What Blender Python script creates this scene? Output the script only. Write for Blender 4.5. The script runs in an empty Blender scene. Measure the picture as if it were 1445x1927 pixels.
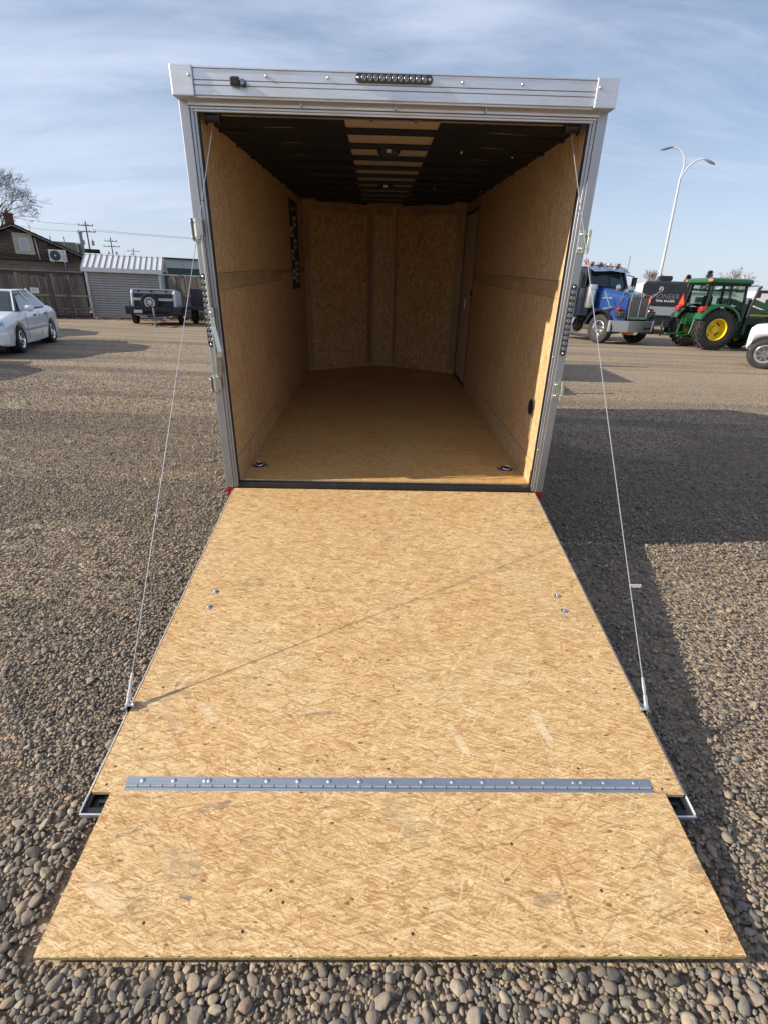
import bpy, bmesh, math, random
import numpy as np
from mathutils import Vector, Matrix, Euler
R = math.radians
random.seed(7)
rng = np.random.default_rng(11)
S = bpy.context.scene
COL = S.collection

# ------------------------------------------------------------------ camera
PITCH, ROLL, CAMZ = 0.41039, 0.0374021, 1.68085
cam = bpy.data.cameras.new('camera'); cam_o = bpy.data.objects.new('camera', cam); COL.objects.link(cam_o)
cam.sensor_fit = 'HORIZONTAL'; cam.sensor_width = 36.0; cam.lens = 36.0 * 952.5 / 1445.0
cam.clip_start = 0.05; cam.clip_end = 3000
_f = Vector((0, math.cos(PITCH), -math.sin(PITCH))); _r = Vector((1, 0, 0)); _u = _r.cross(_f)
_c, _s = math.cos(ROLL), math.sin(ROLL)
r_, u_ = _c * _r + _s * _u, -_s * _r + _c * _u
mw = Matrix((r_, u_, -_f)).transposed().to_4x4(); mw.translation = (0, 0, CAMZ)
cam_o.matrix_world = mw
S.camera = cam_o

# ------------------------------------------------------------------ world, sun, exposure
SUN_EL, SUN_AZ = R(25.0), R(9.2)      # light travels towards +X, turned SUN_AZ towards +Y
w = bpy.data.worlds.new('World'); S.world = w; w.use_nodes = True
nt = w.node_tree; nt.nodes.clear()
def wn(t, **k):
    n = nt.nodes.new(t)
    for a, b in k.items(): setattr(n, a, b)
    return n
sky = wn('ShaderNodeTexSky', sky_type='NISHITA', sun_disc=False, sun_elevation=SUN_EL, air_density=1.0, dust_density=0.9, ozone_density=3.0)
sky.sun_rotation = R(270) - SUN_AZ
tc = wn('ShaderNodeTexCoord')
sep = wn('ShaderNodeSeparateXYZ'); nt.links.new(tc.outputs['Generated'], sep.inputs[0])
zc = wn('ShaderNodeMath', operation='MAXIMUM'); nt.links.new(sep.outputs['Z'], zc.inputs[0]); zc.inputs[1].default_value = 0.0
za = wn('ShaderNodeMath', operation='ADD'); nt.links.new(zc.outputs[0], za.inputs[0]); za.inputs[1].default_value = 0.30
dx = wn('ShaderNodeMath', operation='DIVIDE'); nt.links.new(sep.outputs['X'], dx.inputs[0]); nt.links.new(za.outputs[0], dx.inputs[1])
dy = wn('ShaderNodeMath', operation='DIVIDE'); nt.links.new(sep.outputs['Y'], dy.inputs[0]); nt.links.new(za.outputs[0], dy.inputs[1])
cb = wn('ShaderNodeCombineXYZ'); nt.links.new(dx.outputs[0], cb.inputs[0]); nt.links.new(dy.outputs[0], cb.inputs[1])
mp = wn('ShaderNodeMapping'); nt.links.new(cb.outputs[0], mp.inputs[0]); mp.inputs['Rotation'].default_value = (0, 0, R(-35)); mp.inputs['Scale'].default_value = (0.5, 1.7, 1); mp.inputs['Location'].default_value = (1.7, 5.2, 0)
n1 = wn('ShaderNodeTexNoise'); nt.links.new(mp.outputs[0], n1.inputs['Vector']); n1.inputs['Scale'].default_value = 2.1; n1.inputs['Detail'].default_value = 9; n1.inputs['Roughness'].default_value = 0.6; n1.inputs['Distortion'].default_value = 0.35
n2 = wn('ShaderNodeTexNoise'); nt.links.new(cb.outputs[0], n2.inputs['Vector']); n2.inputs['Scale'].default_value = 0.55; n2.inputs['Detail'].default_value = 4
ad0 = wn('ShaderNodeMath', operation='ADD'); nt.links.new(n1.outputs['Fac'], ad0.inputs[0]); nt.links.new(n2.outputs['Fac'], ad0.inputs[1])
ad = wn('ShaderNodeMath', operation='MULTIPLY_ADD'); nt.links.new(sep.outputs['X'], ad.inputs[0]); ad.inputs[1].default_value = -0.22; nt.links.new(ad0.outputs[0], ad.inputs[2])   # thicker cirrus towards the sun
cr = wn('ShaderNodeMapRange'); nt.links.new(ad.outputs[0], cr.inputs[0]); cr.inputs[1].default_value = 0.74; cr.inputs[2].default_value = 1.24; cr.inputs[3].default_value = 0.18; cr.inputs[4].default_value = 0.78
cr.interpolation_type = 'SMOOTHSTEP'
vl = wn('ShaderNodeMapRange'); vl.interpolation_type = 'SMOOTHSTEP'; nt.links.new(zc.outputs[0], vl.inputs[0]); vl.inputs[1].default_value = 0.0; vl.inputs[2].default_value = 0.42; vl.inputs[3].default_value = 0.62; vl.inputs[4].default_value = 0.10
mxf = wn('ShaderNodeMath', operation='MAXIMUM'); nt.links.new(cr.outputs[0], mxf.inputs[0]); nt.links.new(vl.outputs[0], mxf.inputs[1])
mx = wn('ShaderNodeMix', data_type='RGBA'); nt.links.new(mxf.outputs[0], mx.inputs[0]); nt.links.new(sky.outputs[0], mx.inputs[6]); mx.inputs[7].default_value = (5.85, 6.5, 8.05, 1)
bg = wn('ShaderNodeBackground'); bg.inputs['Strength'].default_value = 0.088; nt.links.new(mx.outputs[2], bg.inputs['Color'])
wo = wn('ShaderNodeOutputWorld'); nt.links.new(bg.outputs[0], wo.inputs['Surface'])

sl = bpy.data.lights.new('sun', 'SUN'); sl.energy = 4.4; sl.angle = R(0.55); sl.color = (1.0, 0.91, 0.76)
so = bpy.data.objects.new('sun', sl); COL.objects.link(so)
so.rotation_euler = Vector((-math.cos(SUN_AZ) * math.cos(SUN_EL), -math.sin(SUN_AZ) * math.cos(SUN_EL), math.sin(SUN_EL))).to_track_quat('Z', 'Y').to_euler()
so.location = (-20, -5, 15)

vs = S.view_settings; S.display_settings.display_device = 'sRGB'
vs.view_transform = 'Standard'; vs.look = 'None'; vs.gamma = 1.0; vs.exposure = 0.57; vs.use_curve_mapping = False
S.render.engine = 'CYCLES'
cy = S.cycles; cy.max_bounces = 10; cy.diffuse_bounces = 8; cy.glossy_bounces = 4; cy.transmission_bounces = 6; cy.use_denoising = True
cy.sample_clamp_indirect = 6.0; cy.caustics_reflective = False; cy.caustics_refractive = False

# ------------------------------------------------------------------ materials
class NB:
    def __init__(s, name):
        s.m = bpy.data.materials.new(name); s.m.use_nodes = True; s.t = s.m.node_tree
        s.b = s.t.nodes['Principled BSDF']; s.o = s.t.nodes['Material Output']
    def n(s, typ, ins=None, **k):
        n = s.t.nodes.new(typ)
        for a, b in k.items(): setattr(n, a, b)
        for a, b in (ins or {}).items(): s.set(n.inputs[a], b)
        return n
    def set(s, sock, v):
        if isinstance(v, bpy.types.NodeSocket): s.t.links.new(v, sock)
        elif isinstance(v, (tuple, list)) and sock.type == 'RGBA' and len(v) == 3: sock.default_value = (*v, 1)
        else: sock.default_value = v
    def math(s, op, a, b=0.0, c=None, clamp=False):
        n = s.n('ShaderNodeMath', operation=op, use_clamp=clamp); s.set(n.inputs[0], a); s.set(n.inputs[1], b)
        if c is not None: s.set(n.inputs[2], c)
        return n.outputs[0]
    def mix(s, f, a, b, blend='MIX'):
        n = s.n('ShaderNodeMix', data_type='RGBA', blend_type=blend); s.set(n.inputs[0], f); s.set(n.inputs[6], a); s.set(n.inputs[7], b)
        return n.outputs[2]
    def fmix(s, f, a, b):
        n = s.n('ShaderNodeMix', data_type='FLOAT'); s.set(n.inputs[0], f); s.set(n.inputs[2], a); s.set(n.inputs[3], b)
        return n.outputs[0]
    def rng(s, v, a, b, c=0.0, d=1.0):
        n = s.n('ShaderNodeMapRange'); s.set(n.inputs[0], v)
        for i, x in enumerate((a, b, c, d)): n.inputs[i + 1].default_value = x
        return n.outputs[0]
    def ramp(s, f, pts):
        n = s.n('ShaderNodeValToRGB'); e = n.color_ramp.elements
        while len(e) < len(pts): e.new(0.5)
        for i, (p, c) in enumerate(pts): e[i].position = p; e[i].color = (*c, 1)
        s.set(n.inputs[0], f); return n.outputs[0]
    def noise(s, vec, scale, detail=3, rough=0.5, dim='3D', dist=0.0):
        n = s.n('ShaderNodeTexNoise', noise_dimensions=dim); s.set(n.inputs['Vector'], vec)
        n.inputs['Scale'].default_value = scale; n.inputs['Detail'].default_value = detail; n.inputs['Roughness'].default_value = rough; n.inputs['Distortion'].default_value = dist
        return n.outputs['Fac']
    def mapping(s, vec, loc=(0, 0, 0), rot=(0, 0, 0), sc=(1, 1, 1)):
        n = s.n('ShaderNodeMapping'); s.set(n.inputs[0], vec); n.inputs[1].default_value = loc; n.inputs[2].default_value = rot; n.inputs[3].default_value = sc
        return n.outputs[0]
    def obj(s): return s.n('ShaderNodeTexCoord').outputs['Object']
    def bump(s, h, strength=0.3, dist=0.01):
        n = s.n('ShaderNodeBump'); s.set(n.inputs['Height'], h); n.inputs['Strength'].default_value = strength; n.inputs['Distance'].default_value = dist
        s.t.links.new(n.outputs[0], s.b.inputs['Normal'])
    def P(s, **k):
        for a, b in k.items():
            nm = {'color': 'Base Color', 'rough': 'Roughness', 'metal': 'Metallic', 'spec': 'Specular IOR Level', 'coat': 'Coat Weight', 'trans': 'Transmission Weight', 'alpha': 'Alpha', 'ior': 'IOR'}[a]
            s.set(s.b.inputs[nm], b)
        return s.m

def simple(name, col, rough=0.5, metal=0.0, var=0.12, scale=8.0, bump=0.0, bscale=60.0, coat=0.0, spec=0.5, dirt=None, dirt_amt=0.0):
    b = NB(name); o = b.obj()
    f = b.noise(o, scale, 5, 0.6)
    c = b.mix(b.rng(f, 0.3, 0.7), tuple(x * (1 - var) for x in col), tuple(min(1, x * (1 + var)) for x in col))
    if dirt: c = b.mix(b.rng(b.noise(o, scale * 0.35, 6, 0.65), 0.5, 0.75, 0, dirt_amt), c, dirt)
    r = b.rng(b.noise(o, scale * 3, 4), 0.3, 0.7, max(0.02, rough - 0.07), min(1, rough + 0.07))
    b.P(color=c, rough=r, metal=metal, coat=coat, spec=spec)
    if bump: b.bump(b.noise(o, bscale, 4), bump, 0.005)
    return b.m

def brushed(name, col, rough=0.38, metal=0.92, streak=(3, 3, 90), bump=0.03):
    b = NB(name); o = b.obj()
    f = b.noise(b.mapping(o, sc=streak), 2.0, 4, 0.6); g = b.noise(o, 5, 4); h = b.noise(o, 420, 2)
    c = b.mix(b.rng(f, 0.3, 0.7), tuple(x * 0.9 for x in col), tuple(min(1, x * 1.06) for x in col))
    c = b.mix(b.rng(g, 0.5, 0.8, 0, 0.35), c, tuple(x * 0.72 for x in col))
    c = b.mix(b.rng(h, 0.45, 0.75, 0, 0.3), c, tuple(x * 0.75 for x in col))
    b.P(color=c, rough=b.rng(g, 0.3, 0.7, rough - 0.06, rough + 0.1), metal=metal)
    b.bump(h, bump, 0.002)
    return b.m

def osb(name, ax=(0, 1), tint=(1, 1, 1), rot=0.0, long=25.0, thin=170.0, edge=0.45, fleck=1.0, stain=0.5, contrast=1.1, flat=0.0, marks=()):
    """oriented-strand board: overlapping long chips, each a cell of its own tone with its own fibre"""
    b = NB(name); s = b.n('ShaderNodeSeparateXYZ', {0: b.obj()})
    p = b.n('ShaderNodeCombineXYZ', {0: s.outputs[ax[0]], 1: s.outputs[ax[1]]}).outputs[0]
    wv = b.n('ShaderNodeTexNoise', {'Vector': p, 'Scale': 14.0, 'Detail': 2.0}, noise_dimensions='2D')
    wv2 = b.n('ShaderNodeVectorMath', {0: wv.outputs['Color'], 1: (0.5, 0.5, 0.5)}, operation='SUBTRACT').outputs[0]
    wv3 = b.n('ShaderNodeVectorMath', {0: wv2, 'Scale': 0.014}, operation='SCALE').outputs[0]
    pw = b.n('ShaderNodeVectorMath', {0: p, 1: wv3}, operation='ADD').outputs[0]
    tone = b.noise(p, 5.0, 3, dim='2D'); tone = b.rng(tone, 0.3, 0.7, 0.47, 0.6); line = None
    for i, (a, l, t, th) in enumerate([(4, 1.0, 0.8, 0.0), (78, .8, .45, 0.74), (-31, 1.1, 1.2, 0.5), (43, 1.25, 1.35, 0.55), (-62, 1.0, .5, 0.74), (-12, 0.9, 1.3, 0.45), (18, 1.0, 1.7, 0.5)]):
        q = b.mapping(pw, loc=(1.37 * i, 2.11 * i, 0), rot=(0, 0, R(a) + rot), sc=(1, 1, 1))
        q = b.mapping(q, sc=(long * l, thin * t, 1))
        v = b.n('ShaderNodeTexVoronoi', {'Vector': q, 'Scale': 1.0}, voronoi_dimensions='2D', feature='F1')
        c = b.n('ShaderNodeSeparateColor', {0: v.outputs['Color']})
        fib = b.noise(b.mapping(q, sc=(0.5, 3.2, 1)), 1.6, 2, 0.6, '2D')
        tv = b.math('ADD', c.outputs[0], b.math('MULTIPLY', b.math('SUBTRACT', fib, 0.5), 0.8))
        al = b.math('GREATER_THAN', c.outputs[1], th)
        if i in (1, 3, 5, 6):
            e = b.n('ShaderNodeTexVoronoi', {'Vector': q, 'Scale': 1.0}, voronoi_dimensions='2D', feature='DISTANCE_TO_EDGE')
            ln = b.math('MULTIPLY', b.math('LESS_THAN', e.outputs[0], 0.07), b.math('GREATER_THAN', c.outputs[2], 0.62))
            ln = b.math('MULTIPLY', ln, al)
            line = ln if line is None else b.math('MAXIMUM', b.math('MULTIPLY', line, b.math('SUBTRACT', 1.0, b.math('MULTIPLY', al, 0.8))), ln)
        tone = b.fmix(b.math('MULTIPLY', al, 0.72), tone, tv)
    tone = b.math('ADD', b.math('MULTIPLY', b.math('SUBTRACT', tone, 0.5), contrast), 0.5)
    C = lambda c: tuple(x * y for x, y in zip(c, tint))
    col = b.ramp(tone, [(0.0, C((0.36, 0.205, 0.085))), (0.22, C((0.50, 0.32, 0.145))), (0.45, C((0.60, 0.41, 0.20))), (0.7, C((0.69, 0.50, 0.265))), (1.0, C((0.80, 0.63, 0.38)))])
    big = b.noise(p, 2.3, 4, 0.6, '2D')
    col = b.mix(b.rng(big, 0.36, 0.66, 0, 0.5), col, b.mix(1.0, col, (0.95, 0.80, 0.62), 'MULTIPLY'))
    if line is not None: col = b.mix(b.math('MULTIPLY', line, edge), col, C((0.27, 0.14, 0.055)))
    for i, (an, l, t, pr_, wd, cc) in enumerate([(8, 7, 34, .62, .055, (0.30, 0.155, 0.06)), (52, 9, 30, .74, .05, (0.27, 0.14, 0.055)), (-38, 8, 36, .70, .05, (0.24, 0.13, 0.055)), (-9, 11, 44, .62, .075, (0.20, 0.12, 0.06)), (24, 12, 48, .72, .08, (0.82, 0.66, 0.42)), (-64, 14, 44, .86, .08, (0.82, 0.66, 0.42)), (80, 16, 50, .86, .06, (0.27, 0.14, 0.055))]):
        q = b.mapping(b.mapping(pw, loc=(3.1 + 1.7 * i, .9 * i, 0), rot=(0, 0, R(an) + rot)), sc=(l, t, 1))
        v = b.n('ShaderNodeTexVoronoi', {'Vector': q, 'Scale': 1.0}, voronoi_dimensions='2D', feature='F1'); c = b.n('ShaderNodeSeparateColor', {0: v.outputs['Color']})
        dv = b.n('ShaderNodeSeparateXYZ', {0: b.n('ShaderNodeVectorMath', {0: q, 1: v.outputs['Position']}, operation='SUBTRACT').outputs[0]})
        sl_ = b.math('ADD', dv.outputs[1], b.math('MULTIPLY', dv.outputs[0], b.math('SUBTRACT', c.outputs[1], .5)))
        m_ = b.math('MULTIPLY', b.math('LESS_THAN', b.math('ABSOLUTE', sl_), b.math('MULTIPLY', c.outputs[2], wd * 1.6)), b.math('GREATER_THAN', c.outputs[0], pr_))
        m_ = b.math('MULTIPLY', m_, b.math('LESS_THAN', b.math('ABSOLUTE', dv.outputs[0]), .38))
        col = b.mix(b.math('MULTIPLY', m_, edge), col, C(cc))
    fv = b.n('ShaderNodeTexVoronoi', {'Vector': b.mapping(pw, rot=(0, 0, rot + 0.5), sc=(34, 75, 1)), 'Scale': 1.0}, voronoi_dimensions='2D', feature='F1')
    fc = b.n('ShaderNodeSeparateColor', {0: fv.outputs['Color']})
    fl = b.math('MULTIPLY', b.math('LESS_THAN', fv.outputs['Distance'], b.math('MULTIPLY', fc.outputs[1], 0.36)), b.math('GREATER_THAN', fc.outputs[0], 0.968))
    col = b.mix(b.math('MULTIPLY', fl, 0.75 * fleck), col, C((0.10, 0.062, 0.035)))
    st = b.math('MULTIPLY', b.rng(b.noise(b.mapping(p, loc=(7, 3, 0)), 3.1, 6, 0.7, '2D'), 0.58, 0.72), b.rng(b.noise(b.mapping(p, sc=(14, 40, 1)), 1.0, 3, 0.6, '2D'), 0.45, 0.6))
    col = b.mix(b.math('MULTIPLY', st, stain), col, C((0.22, 0.165, 0.11)))
    if flat: col = b.mix(flat, col, C((0.5, 0.34, 0.18)))
    gr_ = b.noise(b.mapping(pw, rot=(0, 0, rot + .12), sc=(95, 520, 1)), 1.0, 3, 0.65, '2D'); gr2 = b.noise(b.mapping(pw, rot=(0, 0, rot - .7), sc=(120, 420, 1)), 1.0, 2, 0.6, '2D')
    col = b.mix(1.0, col, b.ramp(b.math('MULTIPLY', b.math('ADD', gr_, gr2), .5), [(0.33, (0.70, 0.66, 0.60)), (0.5, (1.0, 1.0, 1.0)), (0.66, (1.16, 1.17, 1.18))]), 'MULTIPLY')
    for (x0, y0, x1, y1, wd, mc, am) in marks:      # scuffs and gouges with a place of their own
        ln_ = math.hypot(x1 - x0, y1 - y0); ca, sa = (x1 - x0) / ln_, (y1 - y0) / ln_
        qx = b.n('ShaderNodeVectorMath', {0: b.n('ShaderNodeVectorMath', {0: pw, 1: (x0, y0, 0)}, operation='SUBTRACT').outputs[0], 1: (ca, sa, 0)}, operation='DOT_PRODUCT').outputs['Value']
        qy = b.n('ShaderNodeVectorMath', {0: b.n('ShaderNodeVectorMath', {0: pw, 1: (x0, y0, 0)}, operation='SUBTRACT').outputs[0], 1: (-sa, ca, 0)}, operation='DOT_PRODUCT').outputs['Value']
        ex = b.math('MAXIMUM', b.math('SUBTRACT', b.math('ABSOLUTE', b.math('SUBTRACT', qx, ln_ / 2)), ln_ / 2), 0.0)
        ds = b.math('ADD', b.math('ABSOLUTE', qy), ex)
        br_ = b.rng(b.noise(b.mapping(p, rot=(0, 0, -math.atan2(sa, ca)), sc=(25, 160, 1)), 1.0, 3, 0.6, '2D'), 0.35, 0.55)
        col = b.mix(b.math('MULTIPLY', b.math('MULTIPLY', b.rng(ds, wd, wd * 0.5), br_), am), col, mc)
    b.P(color=col, rough=0.62, spec=0.35)
    b.bump(b.math('SUBTRACT', b.math('MULTIPLY', tone, 0.5), (line if line is not None else 0.0)), 0.25, 0.0015)
    return b.m

def wood(name, col, axis=2, rough=0.8, dark=0.45, scale=1.0):
    """weathered timber, grain along AXIS; every object gets its own tone"""
    b = NB(name); o = b.obj(); sc = [26 * scale] * 3; sc[axis] = 1.6 * scale
    rnd = b.n('ShaderNodeObjectInfo').outputs['Random']
    o2 = b.n('ShaderNodeVectorMath', {0: o, 1: b.n('ShaderNodeCombineXYZ', {0: b.math('MULTIPLY', rnd, 31.0), 1: b.math('MULTIPLY', rnd, 17.0), 2: b.math('MULTIPLY', rnd, 53.0)}).outputs[0]}, operation='ADD').outputs[0]
    f = b.noise(b.mapping(o2, sc=sc), 1.0, 6, 0.65); g = b.noise(o2, 3.0, 4)
    c = b.mix(b.rng(f, 0.32, 0.68), tuple(x * dark for x in col), tuple(min(1, x * 1.2) for x in col))
    c = b.mix(b.rng(g, 0.4, 0.75, 0, 0.6), c, tuple(x * 0.6 for x in col))
    c = b.mix(1.0, c, b.ramp(rnd, [(0, (0.62, 0.62, 0.62)), (1, (1.25, 1.2, 1.12))]), 'MULTIPLY')
    b.P(color=c, rough=rough, spec=0.2); b.bump(f, 0.5, 0.006)
    return b.m

M = {}
M['alum'] = brushed('aluminium_trim', (0.76, 0.775, 0.80), 0.45)
M['alum_v'] = brushed('aluminium_post', (0.47, 0.48, 0.50), 0.42, streak=(90, 90, 3))
M['galv'] = brushed('galvanised_strip', (0.50, 0.54, 0.59), 0.42, streak=(2, 60, 60))
M['galv_dull'] = simple('dull_galvanised_knuckle', (0.33, 0.36, 0.40), 0.6, 0.35, 0.12, 30)
M['zinc'] = brushed('zinc_plate', (0.60, 0.62, 0.58), 0.3, streak=(20, 20, 4), bump=0.01)
M['chrome'] = simple('chrome', (0.75, 0.76, 0.78), 0.12, 1.0, 0.05)
M['steel'] = simple('bolt_steel', (0.70, 0.72, 0.74), 0.28, 1.0, 0.1, 40)
M['black_metal'] = simple('black_painted_steel', (0.016, 0.017, 0.019), 0.42, 0.0, 0.3, 12, 0.1)
M['plastic'] = simple('black_plastic', (0.018, 0.018, 0.02), 0.4, 0, 0.2)
M['rubber'] = simple('tyre_rubber', (0.022, 0.021, 0.021), 0.78, 0, 0.25, 18, 0.1, dirt=(0.12, 0.1, 0.085), dirt_amt=0.3)
M['ceil_black'] = simple('black_ceiling_liner', (0.006, 0.0075, 0.012), 0.75, 0, 0.25, 6)
M['ceil_beige'] = simple('bare_roof_sheet', (0.50, 0.42, 0.33), 0.55, 0, 0.06)
M['bow'] = simple('roof_bow_paint', (0.006, 0.007, 0.011), 0.55, 0, 0.2)
GRY, BRN, PAL, VIO = (0.17, 0.15, 0.13), (0.33, 0.17, 0.075), (0.78, 0.63, 0.42), (0.42, 0.27, 0.24)
M['osb_ramp'] = osb('strand_board_ramp', (0, 1), tint=(1.025, 1.0, 0.985), stain=0.55, marks=[(-.333, -1.754, -.235, -1.741, .010, GRY, .8), (.232, -1.794, .288, -1.914, .018, PAL, .7), (-.765, -1.707, -.682, -1.778, .02, PAL, .6), (.583, -1.732, .609, -1.87, .022, PAL, .7), (.598, -.96, .588, -1.035, .010, VIO, .8), (-.9, -1.70, -.83, -1.80, .03, VIO, .35), (.15, -.7, .35, -.75, .03, (0.45, 0.33, 0.2), .5)])
M['osb_flap'] = osb('strand_board_flap', (0, 1), tint=(1.025, 1.0, 0.985), edge=0.42, stain=0.65, marks=[(.506, -.235, .517, -.404, .007, (0.36, 0.19, 0.10), .9), (-.631, -.068, -.55, -.041, .014, GRY, .7), (-.619, -.312, -.59, -.318, .012, GRY, .8), (.134, -.212, .269, -.249, .006, BRN, .7), (.737, -.383, .891, -.325, .004, BRN, .8), (.725, -.37, .87, -.318, .0035, BRN, .8), (.76, -.385, .885, -.34, .0035, BRN, .7), (.42, -.33, .49, -.315, .022, GRY, .5), (-.895, -.279, -.781, -.345, .03, PAL, .45), (-.878, -.149, -.82, -.132, .007, GRY, .7), (-.7, -.2, -.6, -.26, .05, (0.42, 0.33, 0.22), .4), (0, -.05, .05, -.12, .04, (0.4, 0.29, 0.17), .5)])
M['osb_floor'] = osb('strand_board_floor', (0, 1), tint=(1.05, 0.93, 0.74), contrast=0.7, edge=0.45, fleck=0.9, stain=0.5)
M['osb_side'] = osb('strand_board_side_wall', (2, 1), tint=(1.04, 1.04, 1.12), long=28, thin=130, edge=0.5, fleck=1.1, stain=0.35, contrast=0.8)
M['osb_front'] = osb('strand_board_front_wall', (2, 0), tint=(1.12, 1.06, 1.0), long=28, thin=130, edge=0.8, fleck=1.3, stain=0.5, contrast=1.1)
M['ply'] = wood('smooth_plywood', (0.52, 0.365, 0.215), 1, 0.6, 0.82, 0.6)
M['ply_v'] = wood('smooth_plywood_batten', (0.50, 0.345, 0.20), 2, 0.6, 0.82, 0.6)
M['door_skin'] = simple('smooth_door_skin', (0.62, 0.51, 0.42), 0.5, 0, 0.04, 3)
M['edge_ply'] = simple('board_edge', (0.36, 0.29, 0.11), 0.8, 0, 0.35, 60, 0.3)
M['edge_light'] = simple('sawn_board_edge', (0.62, 0.46, 0.27), 0.75, 0, 0.2, 40, 0.2)
M['red'] = simple('red_reflector', (0.42, 0.008, 0.010), 0.3, 0, 0.15, 60, coat=0.5)
M['lens'] = simple('clear_lens', (0.30, 0.31, 0.33), 0.16, 0.85, 0.3, 90)
M['lens_bed'] = simple('lamp_housing', (0.05, 0.05, 0.055), 0.25, 0.3, 0.3)
M['white_paint'] = simple('white_car_paint', (0.70, 0.71, 0.73), 0.22, 0, 0.02, 3, coat=0.6)
M['silver_paint'] = simple('pearl_white_car_paint', (0.78, 0.79, 0.80), 0.22, 0.0, 0.02, 3, coat=0.7)
M['dark_paint'] = simple('black_car_paint', (0.012, 0.013, 0.016), 0.18, 0, 0.1, coat=0.7)
M['tint'] = simple('tinted_window', (0.018, 0.03, 0.032), 0.06, 0, 0.2, 2, spec=0.7)
M['tint_sky_sheen'] = simple('window_painted_sky_sheen', (0.16, 0.20, 0.24), 0.06, 0.4, 0.1, 2, spec=0.8)  # side glass: the pale sky reflection is put into the base colour
M['blue'] = simple('blue_truck_paint', (0.007, 0.048, 0.21), 0.2, 0, 0.08, 2, coat=0.8)
M['navy'] = simple('dark_blue_truck_paint', (0.007, 0.011, 0.024), 0.22, 0, 0.1, 2, coat=0.7)
M['bumper'] = brushed('dull_polished_bumper', (0.52, 0.53, 0.54), 0.35, 0.9)
M['grille'] = simple('grille_mesh', (0.30, 0.30, 0.305), 0.4, 0.6, 0.2, 50)
M['green'] = simple('green_tractor_paint', (0.012, 0.095, 0.022), 0.3, 0, 0.12, 3, coat=0.4)
M['green_dark'] = simple('dark_green_tractor_paint', (0.006, 0.035, 0.012), 0.4, 0, 0.15, 3)
M['yellow'] = simple('yellow_rim_paint', (0.80, 0.60, 0.015), 0.35, 0, 0.05, 4, coat=0.3)
M['orange'] = simple('orange_red_triangle', (0.85, 0.09, 0.015), 0.5, 0, 0.05)
M['red_lens'] = simple('red_lamp_lens', (0.50, 0.012, 0.01), 0.15, 0, 0.1, coat=0.5)
M['amber'] = simple('amber_lamp_lens', (0.8, 0.25, 0.06), 0.15, 0, 0.1, coat=0.5)
M['grey_panel'] = simple('grey_front_panel', (0.22, 0.235, 0.26), 0.4, 0, 0.06, 2)
M['cover'] = simple('glossy_grey_cover', (0.26, 0.275, 0.30), 0.18, 0, 0.08, 2, coat=0.5)
M['char_panel'] = simple('charcoal_front_panel', (0.013, 0.0145, 0.017), 0.4, 0, 0.1, 2, spec=0.3)
M['rv_white'] = simple('white_camper_skin', (0.66, 0.66, 0.64), 0.4, 0, 0.05, 1)
M['letter'] = simple('pale_grey_lettering', (0.13, 0.14, 0.16), 0.4, 0, 0.03)
M['siding'] = simple('grey_vinyl_siding', (0.34, 0.325, 0.30), 0.55, 0, 0.06, 6, dirt=(0.24, 0.225, 0.205), dirt_amt=0.4)
M['trim_white'] = simple('white_trim', (0.66, 0.67, 0.68), 0.5, 0, 0.06, 3, dirt=(0.4, 0.39, 0.37), dirt_amt=0.5)
M['roof_metal'] = simple('pale_ribbed_roof', (0.72, 0.72, 0.71), 0.45, 0.0, 0.06, 3)
M['roof_rib'] = simple('roof_rib', (0.13, 0.135, 0.145), 0.4, 0.25, 0.1, 3)
M['fence'] = wood('weathered_fence_wood', (0.20, 0.18, 0.16), 2)
M['fence_h'] = wood('weathered_fence_rail', (0.27, 0.245, 0.215), 0)
M['planks'] = wood('bare_house_boards', (0.13, 0.108, 0.09), 0, 0.85, 0.35)
M['planks_tan'] = wood('tan_house_boards', (0.20, 0.17, 0.135), 0, 0.8, 0.6)
M['fascia'] = wood('old_painted_fascia', (0.40, 0.39, 0.37), 0, 0.7, 0.7)
M['shingle'] = simple('dark_shingles', (0.035, 0.034, 0.034), 0.9, 0, 0.4, 14, 0.4, 30)
M['brick'] = simple('old_brick', (0.13, 0.062, 0.05), 0.9, 0, 0.45, 30, 0.4, 40)
M['wall_green'] = simple('green_metal_cladding', (0.012, 0.062, 0.042), 0.5, 0, 0.1, 1)
M['wall_grey'] = simple('pale_grey_cladding', (0.40, 0.43, 0.48), 0.5, 0, 0.06, 1)
M['pole_wood'] = wood('utility_pole_wood', (0.10, 0.075, 0.06), 2)
M['tank_grey'] = simple('transformer_grey', (0.23, 0.25, 0.27), 0.45, 0.2, 0.1)
M['lamp_pole'] = simple('white_lamp_pole', (0.52, 0.53, 0.55), 0.4, 0.1, 0.05, 2)
M['wire'] = simple('cable_dark', (0.04, 0.04, 0.045), 0.5)
M['cable'] = simple('steel_rope', (0.42, 0.43, 0.45), 0.4, 0.5, 0.25, 300)
M['paper'] = simple('white_paper', (0.72, 0.71, 0.70), 0.7, 0, 0.04)
M['print_grey'] = simple('printed_grey', (0.30, 0.32, 0.36), 0.7)
M['print_dark'] = simple('printed_dark', (0.035, 0.022, 0.022), 0.6)
M['bark'] = simple('bare_bark', (0.10, 0.08, 0.068), 0.9, 0, 0.3, 10, 0.3)
M['bark_pale'] = simple('pale_bare_twigs', (0.19, 0.16, 0.145), 0.9, 0, 0.25, 10)
M['needle'] = simple('dark_needles', (0.022, 0.035, 0.024), 0.8, 0, 0.4, 3)
M['kick'] = wood('red_brown_base_board', (0.10, 0.045, 0.038), 0)
M['leaf_litter'] = simple('dry_leaf_litter', (0.30, 0.17, 0.10), 0.8, 0, 0.45, 5)
M['seat'] = simple('dark_interior', (0.03, 0.03, 0.033), 0.7)
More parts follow.
